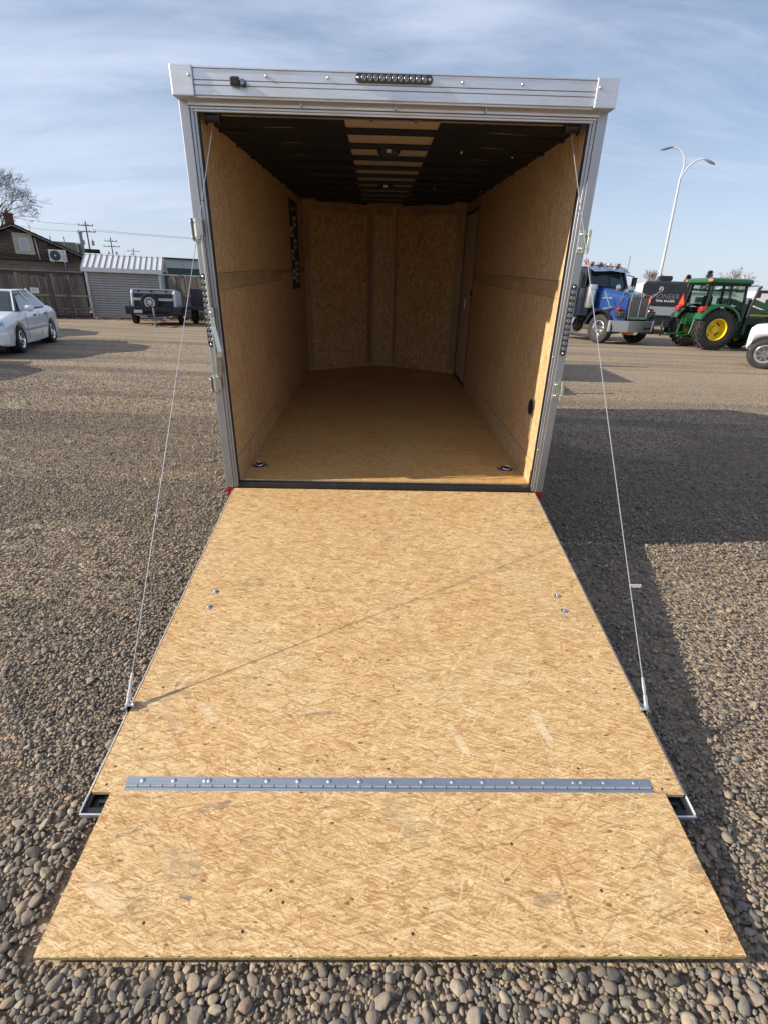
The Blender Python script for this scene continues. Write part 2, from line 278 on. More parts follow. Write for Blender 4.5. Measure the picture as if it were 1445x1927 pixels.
def glass(name, col, alpha_rough=0.03):
    b = NB(name); o = b.obj()
    b.P(color=b.mix(b.noise(o, 2), col, tuple(x * 1.05 for x in col)), rough=alpha_rough, trans=1.0, ior=1.12)
    return b.m
M['glass'] = glass('tractor_glass', (0.62, 0.74, 0.68))

# ------------------------------------------------------------------ mesh helpers
class MB:
    def __init__(s): s.v = []; s.f = []; s.mi = []; s.T = None; s.sm = []
    def add(s, vs, fs, m=0, smooth=False):
        o = len(s.v)
        for p in vs:
            p = Vector(p)
            s.v.append(s.T @ p if s.T is not None else p)
        for f in fs: s.f.append([o + i for i in f]); s.mi.append(m); s.sm.append(smooth)
        return s
    def box(s, a, b, m=0):
        x0, y0, z0 = (min(a[i], b[i]) for i in range(3)); x1, y1, z1 = (max(a[i], b[i]) for i in range(3))
        return s.add([(x0, y0, z0), (x1, y0, z0), (x1, y1, z0), (x0, y1, z0), (x0, y0, z1), (x1, y0, z1), (x1, y1, z1), (x0, y1, z1)],
                     [(0, 3, 2, 1), (4, 5, 6, 7), (0, 1, 5, 4), (1, 2, 6, 5), (2, 3, 7, 6), (3, 0, 4, 7)], m)
    def cyl(s, p0, p1, r0, r1=None, n=12, m=0, caps=True, smooth=True):
        p0, p1 = Vector(p0), Vector(p1); r1 = r0 if r1 is None else r1
        d = (p1 - p0).normalized(); a = d.orthogonal().normalized(); b = d.cross(a)
        vs = []
        for p, r in ((p0, r0), (p1, r1)):
            for i in range(n):
                t = 2 * math.pi * i / n; vs.append(p + a * (r * math.cos(t)) + b * (r * math.sin(t)))
        s.add(vs, [(i, (i + 1) % n, n + (i + 1) % n, n + i) for i in range(n)], m, smooth)
        if caps: s.add(vs, [tuple(range(n - 1, -1, -1)), tuple(range(n, 2 * n))], m)
        return s
    def tube(s, pts, r, n=8, m=0):
        pts = [Vector(p) for p in pts]; rs = r if isinstance(r, (list, tuple)) else [r] * len(pts)
        d0 = (pts[1] - pts[0]).normalized(); a = d0.orthogonal().normalized(); vs = []
        for i, p in enumerate(pts):
            d = (pts[min(i + 1, len(pts) - 1)] - pts[max(i - 1, 0)]).normalized()
            a = (a - d * a.dot(d)); a = a.normalized() if a.length > 1e-6 else d.orthogonal().normalized(); b = d.cross(a)
            for k in range(n):
                t = 2 * math.pi * k / n; vs.append(p + a * (rs[i] * math.cos(t)) + b * (rs[i] * math.sin(t)))
        fs = [(i * n + k, i * n + (k + 1) % n, (i + 1) * n + (k + 1) % n, (i + 1) * n + k) for i in range(len(pts) - 1) for k in range(n)]
        s.add(vs, fs, m, True); L = len(pts) - 1
        return s.add(vs, [tuple(range(n - 1, -1, -1)), tuple(L * n + k for k in range(n))], m)
    def prism(s, poly, axis, a, b, m=0, smooth=False):
        """extrude a 2D polygon along an axis (0,1,2) from a to b; poly gives the other two coordinates in order"""
        n = len(poly); vs = []
        for h in (a, b):
            for q in poly:
                p = [q[0], q[1]]; p.insert(axis, h); vs.append(p)
        s.add(vs, [(i, (i + 1) % n, n + (i + 1) % n, n + i) for i in range(n)], m, smooth)
        return s.add(vs, [tuple(range(n - 1, -1, -1)), tuple(range(n, 2 * n))], m)
    def lathe(s, prof, n=24, axis=0, m=0, smooth=True, c=(0, 0, 0)):
        """profile of (along axis, radius)"""
        vs = []
        for h, r in prof:
            for i in range(n):
                t = 2 * math.pi * i / n; p = [r * math.cos(t), r * math.sin(t)]; p.insert(axis, h); vs.append(Vector(p) + Vector(c))
        k = len(prof)
        return s.add(vs, [(j * n + i, j * n + (i + 1) % n, (j + 1) * n + (i + 1) % n, (j + 1) * n + i) for j in range(k - 1) for i in range(n)], m, smooth)
    def loft(s, rings, m=0, smooth=True, caps=True):
        n = len(rings[0]); vs = [p for r in rings for p in r]
        s.add(vs, [(j * n + i, j * n + (i + 1) % n, (j + 1) * n + (i + 1) % n, (j + 1) * n + i) for j in range(len(rings) - 1) for i in range(n)], m, smooth)
        if caps: s.add(vs, [tuple(range(n - 1, -1, -1)), tuple((len(rings) - 1) * n + i for i in range(n))], m)
        return s
    def ball(s, c, r, n=12, k=8, m=0):
        r = r if isinstance(r, (tuple, list)) else (r, r, r)
        vs = [(c[0] + r[0] * math.sin(math.pi * j / k) * math.cos(2 * math.pi * i / n), c[1] + r[1] * math.sin(math.pi * j / k) * math.sin(2 * math.pi * i / n), c[2] + r[2] * math.cos(math.pi * j / k)) for j in range(k + 1) for i in range(n)]
        return s.add(vs, [(j * n + i, (j + 1) * n + i, (j + 1) * n + (i + 1) % n, j * n + (i + 1) % n) for j in range(k) for i in range(n)], m, True)
    def mesh(s, name, mats, bev=0.0, seg=1):
        me = bpy.data.meshes.new(name); bm = bmesh.new()
        vv = [bm.verts.new(p) for p in s.v]
        for f, m, sm in zip(s.f, s.mi, s.sm):
            try:
                g = bm.faces.new([vv[i] for i in f]); g.material_index = m; g.smooth = sm
            except ValueError: pass
        bmesh.ops.remove_doubles(bm, verts=bm.verts, dist=1e-5)
        bmesh.ops.recalc_face_normals(bm, faces=bm.faces)
        if bev:
            es = [e for e in bm.edges if e.is_manifold and e.calc_face_angle(0) > 0.6]
            bmesh.ops.bevel(bm, geom=es, offset=bev, segments=seg, affect='EDGES', profile=0.5, clamp_overlap=True)
        for e in bm.edges:
            if len(e.link_faces) == 2 and e.calc_face_angle(0) > 0.7: e.smooth = False
        bm.to_mesh(me); bm.free()
        for q in (mats if isinstance(mats, (list, tuple)) else [mats]): me.materials.append(q)
        return me

def put(name, me, parent=None, loc=(0, 0, 0), rot=None):
    o = bpy.data.objects.new(name, me); COL.objects.link(o); o.parent = parent; o.location = loc
    if rot is not None: o.rotation_euler = rot
    return o
def part(name, mb, mats, parent, bev=0.0, seg=1, loc=(0, 0, 0), rot=None, label=None):
    o = put(name, mb.mesh(name, mats, bev, seg), parent, loc, rot)
    if label: o['label'] = label
    return o
def tag(o, label, cat, group=None, kind=None):
    o['label'] = label; o['category'] = cat
    if group: o['group'] = group
    if kind: o['kind'] = kind
    return o
def thing(name, label, cat, loc=(0, 0, 0), rz=0.0, group=None):
    o = bpy.data.objects.new(name, None); COL.objects.link(o); o.location = loc; o.rotation_euler = (0, 0, rz); o.empty_display_size = 0.2
    return tag(o, label, cat, group)
def copy_tree(o, parent=None):
    c = o.copy(); COL.objects.link(c)
    if parent is not None: c.parent = parent
    for ch in o.children: copy_tree(ch, c)
    return c
def cut(o, cutters):
    """boolean-subtract temporary meshes from an object"""
    for me in cutters:
        t = bpy.data.objects.new('cutter', me); COL.objects.link(t); t.matrix_world = Matrix.Identity(4)
        keep = (o.parent, o.matrix_basis.copy()); o.parent = None; o.matrix_basis = Matrix.Identity(4)
        md = o.modifiers.new('b', 'BOOLEAN'); md.operation = 'DIFFERENCE'; md.object = t; md.solver = 'EXACT'
        bpy.context.view_layer.update()
        dg = bpy.context.evaluated_depsgraph_get()
        new = bpy.data.meshes.new_from_object(o.evaluated_get(dg)); old = o.data
        o.modifiers.remove(md); o.data = new; new.name = old.name
        o.parent, o.matrix_basis = keep
        bpy.data.objects.remove(t)
def text_mesh(body, size, depth=0.0):
    cu = bpy.data.curves.new('txt', 'FONT'); cu.body = body; cu.size = size; cu.align_x = 'CENTER'; cu.extrude = depth
    t = bpy.data.objects.new('txt', cu); COL.objects.link(t); bpy.context.view_layer.update()
    me = bpy.data.meshes.new_from_object(t.evaluated_get(bpy.context.evaluated_depsgraph_get()))
    bpy.data.objects.remove(t); return me

# ------------------------------------------------------------------ ground
def ground():
    b = NB('gravel_ground'); o = b.obj()
    n0 = b.noise(o, 0.35, 5, 0.6); n1 = b.noise(o, 1.3, 5, 0.65)
    v = b.n('ShaderNodeTexVoronoi', {'Vector': o, 'Scale': 34.0}); vc = b.n('ShaderNodeSeparateColor', {0: v.outputs['Color']})
    v2 = b.n('ShaderNodeTexVoronoi', {'Vector': o, 'Scale': 75.0}); vc2 = b.n('ShaderNodeSeparateColor', {0: v2.outputs['Color']})
    stone = b.ramp(vc.outputs[0], [(0, (0.185, 0.156, 0.123)), (0.35, (0.325, 0.259, 0.188)), (0.6, (0.387, 0.296, 0.205)), (0.85, (0.469, 0.37, 0.262)), (1, (0.59, 0.487, 0.361))])
    grit = b.ramp(vc2.outputs[1], [(0, (0.243, 0.189, 0.133)), (0.5, (0.355, 0.274, 0.188)), (1, (0.436, 0.355, 0.253))])
    c = b.mix(b.rng(n1, 0.42, 0.58), stone, grit)
    c = b.mix(b.rng(n0, 0.45, 0.62, 0, 0.55), c, (0.434, 0.326, 0.221))
    # faint tyre tracks that sweep across the lot
    tr = b.noise(b.mapping(o, rot=(0, 0, R(12)), sc=(0.09, 1.1, 1)), 1.0, 4, 0.55)
    c = b.mix(b.rng(tr, 0.48, 0.64, 0, 0.75), c, (0.188, 0.154, 0.121))
    v3 = b.n('ShaderNodeTexVoronoi', {'Vector': o, 'Scale': 190.0}); vc3 = b.n('ShaderNodeSeparateColor', {0: v3.outputs['Color']})
    c = b.mix(1.0, c, b.ramp(vc3.outputs[0], [(0, (0.55, 0.55, 0.56)), (0.5, (0.9, 0.9, 0.9)), (1, (1.25, 1.2, 1.15))]), 'MULTIPLY')
    b.P(color=c, rough=0.92, spec=0.2)
    h = b.math('ADD', b.math('MULTIPLY', v.outputs['Distance'], -0.9), b.math('MULTIPLY', v2.outputs['Distance'], -0.45))
    b.bump(h, 1.0, 0.016)
    mb = MB(); n = 40
    xs = [-600, -200, -80] + list(np.linspace(-40, 40, n)) + [80, 200, 600]; ys = [-60, -20] + list(np.linspace(-6, 45, n)) + [90, 200, 700]
    vs = [(x, y, -.013 * (1 - min(1, max(0, (y - 5) / 5)))) for y in ys for x in xs]; W = len(xs)   # the bed lies a stone's depth lower where the stones are modelled
    mb.add(vs, [(j * W + i, j * W + i + 1, (j + 1) * W + i + 1, (j + 1) * W + i) for j in range(len(ys) - 1) for i in range(W - 1)])
    o = put('gravel_lot', mb.mesh('gravel_lot', b.m)); o['kind'] = 'structure'; o['label'] = 'grey brown gravel lot of rounded river stones'
    return o
lot = ground()

TM = Matrix(((0.9995712, -0.0270583, -0.0111933), (0.0265111, 0.9985694, -0.0464359), (0.0124338, 0.0461193, 0.9988586)))
TL = Vector((0.0060815, 3.2950082, 0.1176671))
TW = TM.to_4x4(); TW.translation = TL       # the cargo trailer stands nose-up on the lot, its ramp end on the gravel

# ------------------------------------------------------------------ the cargo trailer
ZF, HI, L1 = 0.358, 1.0, 3.95
tr = thing('cargo_trailer', 'open enclosed cargo trailer with bare strand-board inside and lowered ramp', 'cargo trailer')
tr.matrix_world = TW
A_, AV = M['alum'], M['alum_v']
# floor, walls, roof -----------------------------------------------
fp = MB(); fp.prism([(-HI, 0.03), (HI, 0.03), (HI, L1), (0.15, 4.46), (-0.15, 4.46), (-HI, L1)], 2, ZF - 0.018, ZF); part('floor_panel', fp, M['osb_floor'], tr)
for y in (1.25, 2.47, 3.69):
    part('floor_seam', MB().box((-HI + .02, y, ZF), (HI - .02, y + .003, ZF + .0012)), M['edge_ply'], tr)
for sx in (-1, 1):
    X = lambda a: sx * a
    y2 = 2.25 if sx < 0 else 3.03
    part('wall_panel', MB().box((X(HI), .035, 1.645), (X(HI + .012), y2 - .002, 2.42)), M['osb_side'], tr, .001)
    part('wall_panel', MB().box((X(HI), .035, .518), (X(HI + .012), y2 - .002, 1.548)), M['osb_side'], tr, .001)
    part('kick_panel', MB().box((X(HI - .004), .032, ZF), (X(HI + .012), y2 - .002, .514)), M['osb_side'], tr, .001)
    part('plywood_band', MB().box((X(HI - .001), .035, 1.55), (X(HI + .012), y2 - .002, 1.643)), M['ply'], tr)
    part('panel_edge', MB().box((X(HI - .002), .012, ZF + .1), (X(HI + .02), .031, 2.40)), M['edge_light'], tr)
part('wall_panel', MB().box((-HI, 2.252, ZF), (-HI - .012, L1, 2.42)), M['osb_side'], tr, .001)
part('plywood_band', MB().box((-HI + .001, 2.27, 1.6), (-HI - .01, L1 - .03, 1.64)), M['ply'], tr)
part('wall_panel', MB().box((HI, 3.031, 2.29), (HI + .012, L1, 2.42)), M['ply'], tr)
sd = part('side_door', MB().box((HI + .002, 3.16, .385), (HI + .03, 3.88, 2.26)), M['door_skin'], tr, .004)
df = MB(); df.box((HI - .006, 3.885, .36), (HI + .02, 3.9, 2.288)).box((HI - .006, 3.14, 2.265), (HI + .02, 3.9, 2.288)).box((HI - .006, 3.14, .36), (HI + .02, 3.9, .38)); part('door_gasket', df, M['plastic'], sd)
part('door_surround', MB().box((HI, 3.033, ZF), (HI + .012, 3.138, 2.288)).box((HI, 3.902, ZF), (HI + .012, L1, 2.288)), M['ply_v'], tr)
hd = MB(); hd.tube([(HI, 3.29, 1.24), (HI - .035, 3.29, 1.25), (HI - .035, 3.29, 1.36), (HI, 3.29, 1.37)], .007); part('handle', hd, M['steel'], sd)
part('latch', MB().box((HI - .02, 3.05, 1.40), (HI, 3.075, 1.47)), M['black_metal'], sd, .004)
# V-nose inside -----------------------------------------------------
def nose_strip(xa, xb, za, zb, off, name, m):
    def pt(x):
        t = min(1.0, max(0.0, (abs(x) - .15) / (HI - .15))); return (x, 4.46 - t * (4.46 - L1))
    a, b2 = pt(xa), pt(xb)
    d = Vector((b2[0] - a[0], b2[1] - a[1])).normalized(); nr = Vector((d.y, -d.x)) * off
    mb = MB(); mb.prism([(a[0] + nr.x, a[1] + nr.y), (b2[0] + nr.x, b2[1] + nr.y), (b2[0], b2[1]), (a[0], a[1])], 2, za, zb)
    return part(name, mb, m, tr)
for xa, xb in ((-.93, -.22), (-.12, .10), (.19, .90)):
    if xa > -.2 and xb < .15: nose_strip(xa, xb, .41, 2.28, .006, 'front_panel', M['osb_front'])
    else: nose_strip(xa, xb, .41, 2.28, .006, 'front_panel', M['osb_front'])
nose_strip(-1.0, -.15, ZF, 2.44, .002, 'nose_backing', M['ply_v']); nose_strip(-.15, .15, ZF, 2.44, .002, 'nose_backing', M['ply_v']); nose_strip(.15, 1.0, ZF, 2.44, .002, 'nose_backing', M['ply_v'])
for a, b2, c, d in ((-.99, -.935, .41, 2.28), (-.215, -.155, .41, 2.28), (.155, .185, .41, 2.28), (.905, .99, .41, 2.28), (-.99, -.16, 2.285, 2.385), (.16, .99, 2.285, 2.385)):
    nose_strip(a, b2, c, d, .012, 'batten', M['ply_v'])
for a, b2 in ((-.99, -.155), (-.15, .15), (.155, .99)): nose_strip(a, b2, ZF, .405, .012, 'base_strip', M['osb_front'])
nose_strip(-.148, -.123, .41, 2.385, .013, 'batten', M['ply_v']); nose_strip(.103, .148, .41, 2.385, .013, 'batten', M['ply_v']); nose_strip(-.12, .10, 2.285, 2.385, .014, 'batten', M['ply_v'])
# roof: beige centre sheet, black liner at both sides, black bows ----
rs = MB(); arch = lambda x: 2.475 - .045 * x * x
xs = np.linspace(-1.07, 1.07, 15); ring = [[(x, y, arch(x) + .012) for x in xs] + [(x, y, arch(x) + .03) for x in xs[::-1]] for y in (-.02, L1 + .05)]
rs.loft(ring, 0, False); rs.prism([(-1.07, L1 + .05), (1.07, L1 + .05), (.2, 4.72), (-.2, 4.72)], 2, 2.43, 2.455); part('roof_skin', rs, M['alum'], tr)
BOW = [.385 + .41 * k for k in range(10)]
edges = [.03] + BOW + [4.44]
for k in range(len(edges) - 1):
    y0, y1 = edges[k] + (.022 if k else 0), edges[k + 1] - .022
    if k == len(edges) - 2: y1 = 4.42
    wv = lambda y: HI if y < L1 else HI - (y - L1) / .51 * .85
    part('bare_roof_sheet', MB().box((-.27, y0 - .02, 2.4120), (.255, y1 + .02, 2.4150)), M['ceil_beige'], tr)
    for sx in (-1, 1):
        e0 = .255 if sx > 0 else .27
        lp = MB(); xi, xo = sx * e0, sx * min(wv(y0), wv(y1))
        lp.add([(xi, y0, 2.4030), (xi, y1, 2.4030), (sx * .62, y0 + .03, 2.3980), (sx * .62, y1 - .03, 2.3980), (xo, y0 + .015, 2.3840), (xo, y1 - .015, 2.3840)], [(0, 1, 3, 2), (2, 3, 5, 4)])
        lp.add([(xi, y0, 2.4080), (xi, y1, 2.4080), (sx * .62, y0 + .03, 2.4020), (sx * .62, y1 - .03, 2.4020), (xo, y0 + .015, 2.3880), (xo, y1 - .015, 2.3880)], [(0, 2, 3, 1), (2, 4, 5, 3)])
        part('roof_liner', lp, M['ceil_black'], tr)
        ub = MB(); ub.add([(xi, y0 - .02, 2.4117), (xi, y1 + .02, 2.4117), (sx * 1.0, y0 - .02, 2.3905), (sx * 1.0, y1 + .02, 2.3905)], [(0, 1, 3, 2)]); part('outer_roof_sheet', ub, M['ceil_beige'], tr)
for y in BOW:
    hw = HI if y < L1 else HI - (y - L1) / .51 * .85
    rb = MB(); xs = np.linspace(-hw, hw, 9)
    rb.loft([[(x, y - .021, 2.3850 - .012 * x * x), (x, y + .021, 2.3850 - .012 * x * x), (x, y + .021, 2.4110 - .022 * x * x), (x, y - .021, 2.4110 - .022 * x * x)] for x in xs], 0, False)
    part('roof_bow', rb, M['bow'], tr)
for y in (.83, 2.5):
    dl = part('dome_light', MB().lathe([(2.3860, .075), (2.3760, .075), (2.3600, .062), (2.3520, .03), (2.3520, 0.0)], 20, 2, 0, True, (-.015, y + .02, 0)), M['seat'], tr)
    part('switch', MB().box((-.03, y - .075, 2.3600), (0, y - .05, 2.3790)), M['steel'], dl)
for x, y in ((.459, .77), (.459, .80), (.46, 2.59), (.93, 2.68), (.82, .9)): part('roof_screw', MB().ball((x, y, 2.3780), .008, 8, 6), M['steel'], tr)
for x in (-.12, .115): part('wire_cap', MB().lathe([(2.4120, .018), (2.4020, .018), (2.3920, .008), (2.3880, 0.0)], 12, 2, 0, True, (x, .125, 0)), M['red_lens'], tr)
# printed sheet, light switch, wall vent -----------------------------
st = part('safety_sheet', MB().box((-HI + .0005, 2.86, 1.43), (-HI + .0025, 3.45, 2.30)), M['print_dark'], tr)
for k, (yy, zz) in enumerate([(2.88, 1.95), (3.1, 1.84), (2.9, 1.73), (3.12, 1.62), (2.9, 1.535), (3.13, 1.50), (3.1, 2.06), (2.95, 2.2), (3.2, 2.22)]):
    card = part('print_block', MB().box((-HI + .003, yy, zz), (-HI + .004, yy + .2, zz + (.095 if k < 7 else .03))), M['paper'] if k < 7 else M['print_grey'], st)
    if k < 7: part('print_block', MB().box((-HI + .0045, yy + .05, zz + .02), (-HI + .005, yy + .17, zz + .07)), M['print_dark'], st)
part('light_switch', MB().box((-HI, 3.86, 2.12), (-HI + .008, 3.9, 2.19)), M['black_metal'], tr, .003)
vt = part('wall_vent', MB().lathe([(HI + .003, .052), (HI - .006, .052), (HI - .009, .046), (HI - .004, .042)], 24, 0, 0, True, (0, .243, .842)), M['plastic'], tr)
part('vent_screen', MB().lathe([(HI - .002, .042), (HI - .002, 0.0)], 24, 0, 0, True, (0, .243, .842)), M['plastic'], vt)
# tie-down rings ------------------------------------------------------
for x, y in ((-.92, .288), (.90, .295)):
    pl = MB(); a = .062; c = .018
    pl.prism([(x - a + c, y - .05), (x + a - c, y - .05), (x + a, y - .05 + c), (x + a, y + .05 - c), (x + a - c, y + .05), (x - a + c, y + .05), (x - a, y + .05 - c), (x - a, y - .05 + c)], 2, ZF, ZF + .003)
    p = part('tie_down_plate', pl, M['galv'], tr, .001)
    part('dish', MB().lathe([(ZF + .0035, .044), (ZF + .006, .041), (ZF + .0032, .03), (ZF + .0032, 0)], 20, 2, 0, True, (x, y, 0)), M['seat'], p)
    part('ring', MB().tube([(x + .03 * math.cos(t), y + .026 * math.sin(t), ZF + .014 + .006 * math.sin(t)) for t in np.linspace(0, 2 * math.pi, 21)], .0055, 8), M['steel'], p)
    for qx in (-.045, .045):
        for qy in (-.036, .036): part('screw', MB().ball((x + qx, y + qy, ZF + .003), (.006, .006, .003), 8, 6), M['steel'], p)
# rear frame ----------------------------------------------------------
for sx in (-1, 1):
    po = MB(); po.box((sx * 1.033, -.032, .318), (sx * 1.083, .10, 2.44)); p = part('rear_post', po, AV, tr, .004, 2)
    tp = MB(); tp.box((sx * 1.0165, -.024, .318), (sx * 1.0325, .02, 2.405)).box((sx * 1.003, -.016, .318), (sx * 1.0163, .02, 2.395)); part('inner_trim', tp, M['alum_v'], p, .002)
    part('seal', MB().box((sx * .996, -.010, .36), (sx * 1.0028, .012, 2.392)), M['plastic'], p)
    part('post_joint', MB().box((sx * 1.012, -.0255, 1.995), (sx * 1.0325, -.0235, 1.998)), M['plastic'], p)
    for z in (.62, 1.22, 1.98, 2.3): part('rivet', MB().ball((sx * 1.009, -.017, z), (.005, .004, .005), 8, 6), M['steel'], p)
    part('reflector', MB().box((sx * 1.033, -.030, .215), (sx * 1.081, -.02, .3155)), M['red'], tr, .002)
    part('lower_corner', MB().box((sx * 1.033, -.0198, .20), (sx * 1.083, .10, .3155)), M['black_metal'], tr)
HY = -.10
hb = MB(); hb.box((-.975, HY, 2.4325), (.975, .05, 2.4685)).box((-.975, HY + .0025, 2.4688), (.975, .05, 2.4712)).box((-.975, HY, 2.4715), (.975, .05, 2.4885)).box((-.975, HY + .003, 2.4888), (.975, .05, 2.4912)).box((-.975, HY, 2.4915), (.975, .05, 2.534)).box((-.975, HY - .004, 2.5345), (.975, .06, 2.541))
hd = part('header', hb, A_, tr, .0012)
for x in (-.625, -.328, .322, .615): part('header_bolt', MB().ball((x, HY, 2.511), (.0085, .007, .0085), 10, 8), M['steel'], hd)
for sx in (-1, 1):
    cc = MB(); cc.box((sx * .9765, HY - .011, 2.424), (sx * 1.084, .12, 2.5465)); c_ = part('corner_cap', cc, M['alum'], tr, .005, 2)
    part('screw', MB().ball((sx * .993, HY - .011, 2.505), (.008, .006, .008), 10, 8), M['steel'], c_)
gu = MB(); gu.prism([(HY + .012, 2.432), (HY + .012, 2.424), (-.045, 2.412), (-.045, 2.404), (-.032, 2.404), (-.032, 2.432)], 0, -1.033, 1.033); g = part('header_lip', gu, A_, tr)
for x in (-.47, 0, .45): part('drip_clip', MB().box((x, -.075, 2.404), (x + .006, -.05, 2.418)), M['galv'], g)
ht = MB(); ht.box((-1.032, -.03, 2.393), (1.032, .06, 2.4035)).box((-1.016, -.022, 2.383), (1.016, .06, 2.3928)); part('header_trim', ht, M['alum'], tr, .002)
part('header_seal', MB().box((-.99, -.012, 2.3795), (.99, .012, 2.3828)), M['plastic'], tr)
part('ceiling_edge', MB().box((-1.0, .012, 2.3835), (1.0, .03, 2.47)), M['bow'], tr)
# rear light bars: one housing, eleven round lenses each --------------
lens_me = MB().lathe([(0, .0135), (.004, .0135), (.0075, .010), (.005, .006), (.007, .003), (.008, 0)], 14, 1).mesh('lens', M['lens'])
ring_me = MB().lathe([(0, .0148), (.003, .0148), (.003, .0132)], 14, 1).mesh('lens_rim', M['steel'])
def light_bar(c, horizontal, half, name):
    mb = MB(); pts = []
    for t in np.linspace(-90, 90, 9): pts.append((half + .018 * math.cos(R(t)), .018 * math.sin(R(t))))
    for t in np.linspace(90, 270, 9): pts.append((-half + .018 * math.cos(R(t)), .018 * math.sin(R(t))))
    if not horizontal: pts = [(b2, a) for a, b2 in pts]
    mb.prism([(c[0] + a, c[2] + b2) for a, b2 in pts], 1, c[1], c[1] - .012)
    o = part(name, mb, M['lens_bed'], tr, .002)
    for k in range(11):
        t = (k - 5) * (2 * half - .03) / 10.6
        l = put('lens', lens_me, o, (c[0] + (t if horizontal else 0), c[1] - .011, c[2] + (0 if horizontal else t)), (R(180), 0, 0))
    for e in (-1, 1):
        t = e * (half + .003); part('screw', MB().ball((c[0] + (t if horizontal else 0), c[1] - .012, c[2] + (0 if horizontal else t)), (.007, .004, .007), 10, 6), M['steel'], o)
    return o
light_bar((-.010, HY, 2.5145), True, .168, 'light_bar')
light_bar((-1.063, -.032, 1.44), False, .182, 'light_bar'); light_bar((1.056, -.032, 1.432), False, .182, 'light_bar')
# small black load light on the header --------------------------------
cm = MB(); cm.box((-.795, HY - .035, 2.466), (-.752, HY, 2.497)); c_ = part('load_light', cm, M['plastic'], tr, .004)
part('bracket', MB().box((-.79, HY - .01, 2.497), (-.757, HY + .001, 2.505)).cyl((-.735, HY, 2.478), (-.735, HY - .026, 2.478), .014, n=14), M['plastic'], c_)
part('lens', MB().cyl((-.735, HY - .0262, 2.478), (-.735, HY - .031, 2.478), .010, n=14), M['lens'], c_)
# bar lock on the left post, keepers on the right one ------------------
lk = part('bar_lock', MB().cyl((-1.041, -.052, .985), (-1.041, -.052, 1.905), .0085, n=12), M['zinc'], tr)
for z0, z1 in ((1.80, 1.915), (.965, 1.072)):
    kp = MB(); kp.box((-1.092, -.036, z0), (-1.03, -.031, z1)); kp.box((-1.091, -.062, z0 + .004), (-1.086, -.03, z1 - .004))
    part('keeper', kp, M['zinc'], lk, .0015)
    cam_ = MB(); cam_.cyl((-1.041, -.053, z0 + .03), (-1.041, -.053, z1 - .012), .0165, n=14).prism([(-1.088, -.05), (-1.06, -.072), (-1.045, -.07), (-1.04, -.045), (-1.08, -.04)], 2, z0 + .01, z1 - .005)
    part('cam', cam_, M['zinc'], lk, .001)
    for zz in (z0 + .02, z1 - .02): part('bolt', MB().ball((-1.088, -.064, zz), .006, 8, 6), M['steel'], lk)
part('handle_plate', MB().box((-1.052, -.07, 1.415), (-1.018, -.046, 1.462)), M['zinc'], lk, .004, 2)
part('bolt', MB().ball((-1.034, -.071, 1.437), (.008, .005, .008), 10, 6), M['steel'], lk)
hp = [(-1.034, -.062, 1.425), (-1.030, -.066, 1.36), (-1.012, -.086, 1.29), (-1.000, -.100, 1.225), (-1.004, -.100, 1.19), (-1.020, -.078, 1.165), (-1.030, -.066, 1.10), (-1.030, -.064, 1.075)]
hm = MB(); hm.loft([[(x - .013, y - .0035, z), (x + .013, y - .0035, z), (x + .013, y + .0035, z), (x - .013, y + .0035, z)] for x, y, z in hp], 0, False); part('lock_handle', hm, M['zinc'], lk, .001)
for z0, z1 in ((1.79, 1.905), (.965, 1.078)):
    kp = MB(); kp.box((1.036, -.0375, z0), (1.093, -.0325, z1)); kp.box((1.088, -.07, z0 + .004), (1.093, -.033, z1 - .004)); kp.cyl((1.083, -.06, z0), (1.083, -.06, z0 + .03), .011, n=12).cyl((1.083, -.06, z1 - .03), (1.083, -.06, z1), .011, n=12).cyl((1.083, -.06, z0), (1.083, -.06, z1), .006, n=10)
    k_ = part('keeper', kp, M['zinc'], tr, .001)
    for zz in (z0 + .022, z1 - .022): part('bolt', MB().ball((1.051, -.038, zz), (.0095, .006, .0095), 10, 8), M['steel'], k_)
# sill, chassis, skins, nose, wheels, tongue ---------------------------
part('sill', MB().box((-1.0, -.022, .30), (1.0, .028, .350)), M['black_metal'], tr, .004)
part('floor_edge', MB().box((-1.0, .0285, .341), (1.0, .0295, .3575)), M['edge_light'], tr)
for sx in (-1, 1): part('side_skin', MB().box((sx * 1.068, .10, .30), (sx * 1.078, L1 + .12, 2.47)), M['alum'], tr)
ns = MB(); ns.prism([(-1.078, L1 + .12), (-.2, 4.72), (.2, 4.72), (1.078, L1 + .12), (1.06, L1 + .10), (.19, 4.70), (-.19, 4.70), (-1.06, L1 + .10)], 2, .30, 2.47); part('nose_skin', ns, M['alum'], tr)
ch = MB()
for sx in (-1, 1): ch.box((sx * .99, .03, .22), (sx * 1.04, 4.0, .335))
for y in np.arange(.1, 4.0, .6): ch.box((-.985, y, .25), (.985, y + .05, .335))
for sx in (-1, 1): ch.cyl((sx * .55, 3.9, .24), (sx * .03, 6.0, .24), .05, n=4)
part('chassis', ch, M['black_metal'], tr)
part('coupler', MB().cyl((0, 5.9, .25), (0, 6.25, .26), .045, n=10), M['black_metal'], tr)
jk = part('tongue_jack', MB().cyl((0, 5.6, -.30), (0, 5.6, .75), .035, n=12).lathe([(-.36, .1), (-.34, .1), (-.34, .035)], 14, 2, 0, True, (0, 5.6, 0)), M['black_metal'], tr)
def tyre_prof(r, w, rr): return [(-w * .42, rr), (-w * .5, rr + (r - rr) * .35), (-w * .5, rr + (r - rr) * .72), (-w * .42, r * .985), (-w * .3, r), (w * .3, r), (w * .42, r * .985), (w * .5, rr + (r - rr) * .72), (w * .5, rr + (r - rr) * .35), (w * .42, rr)]
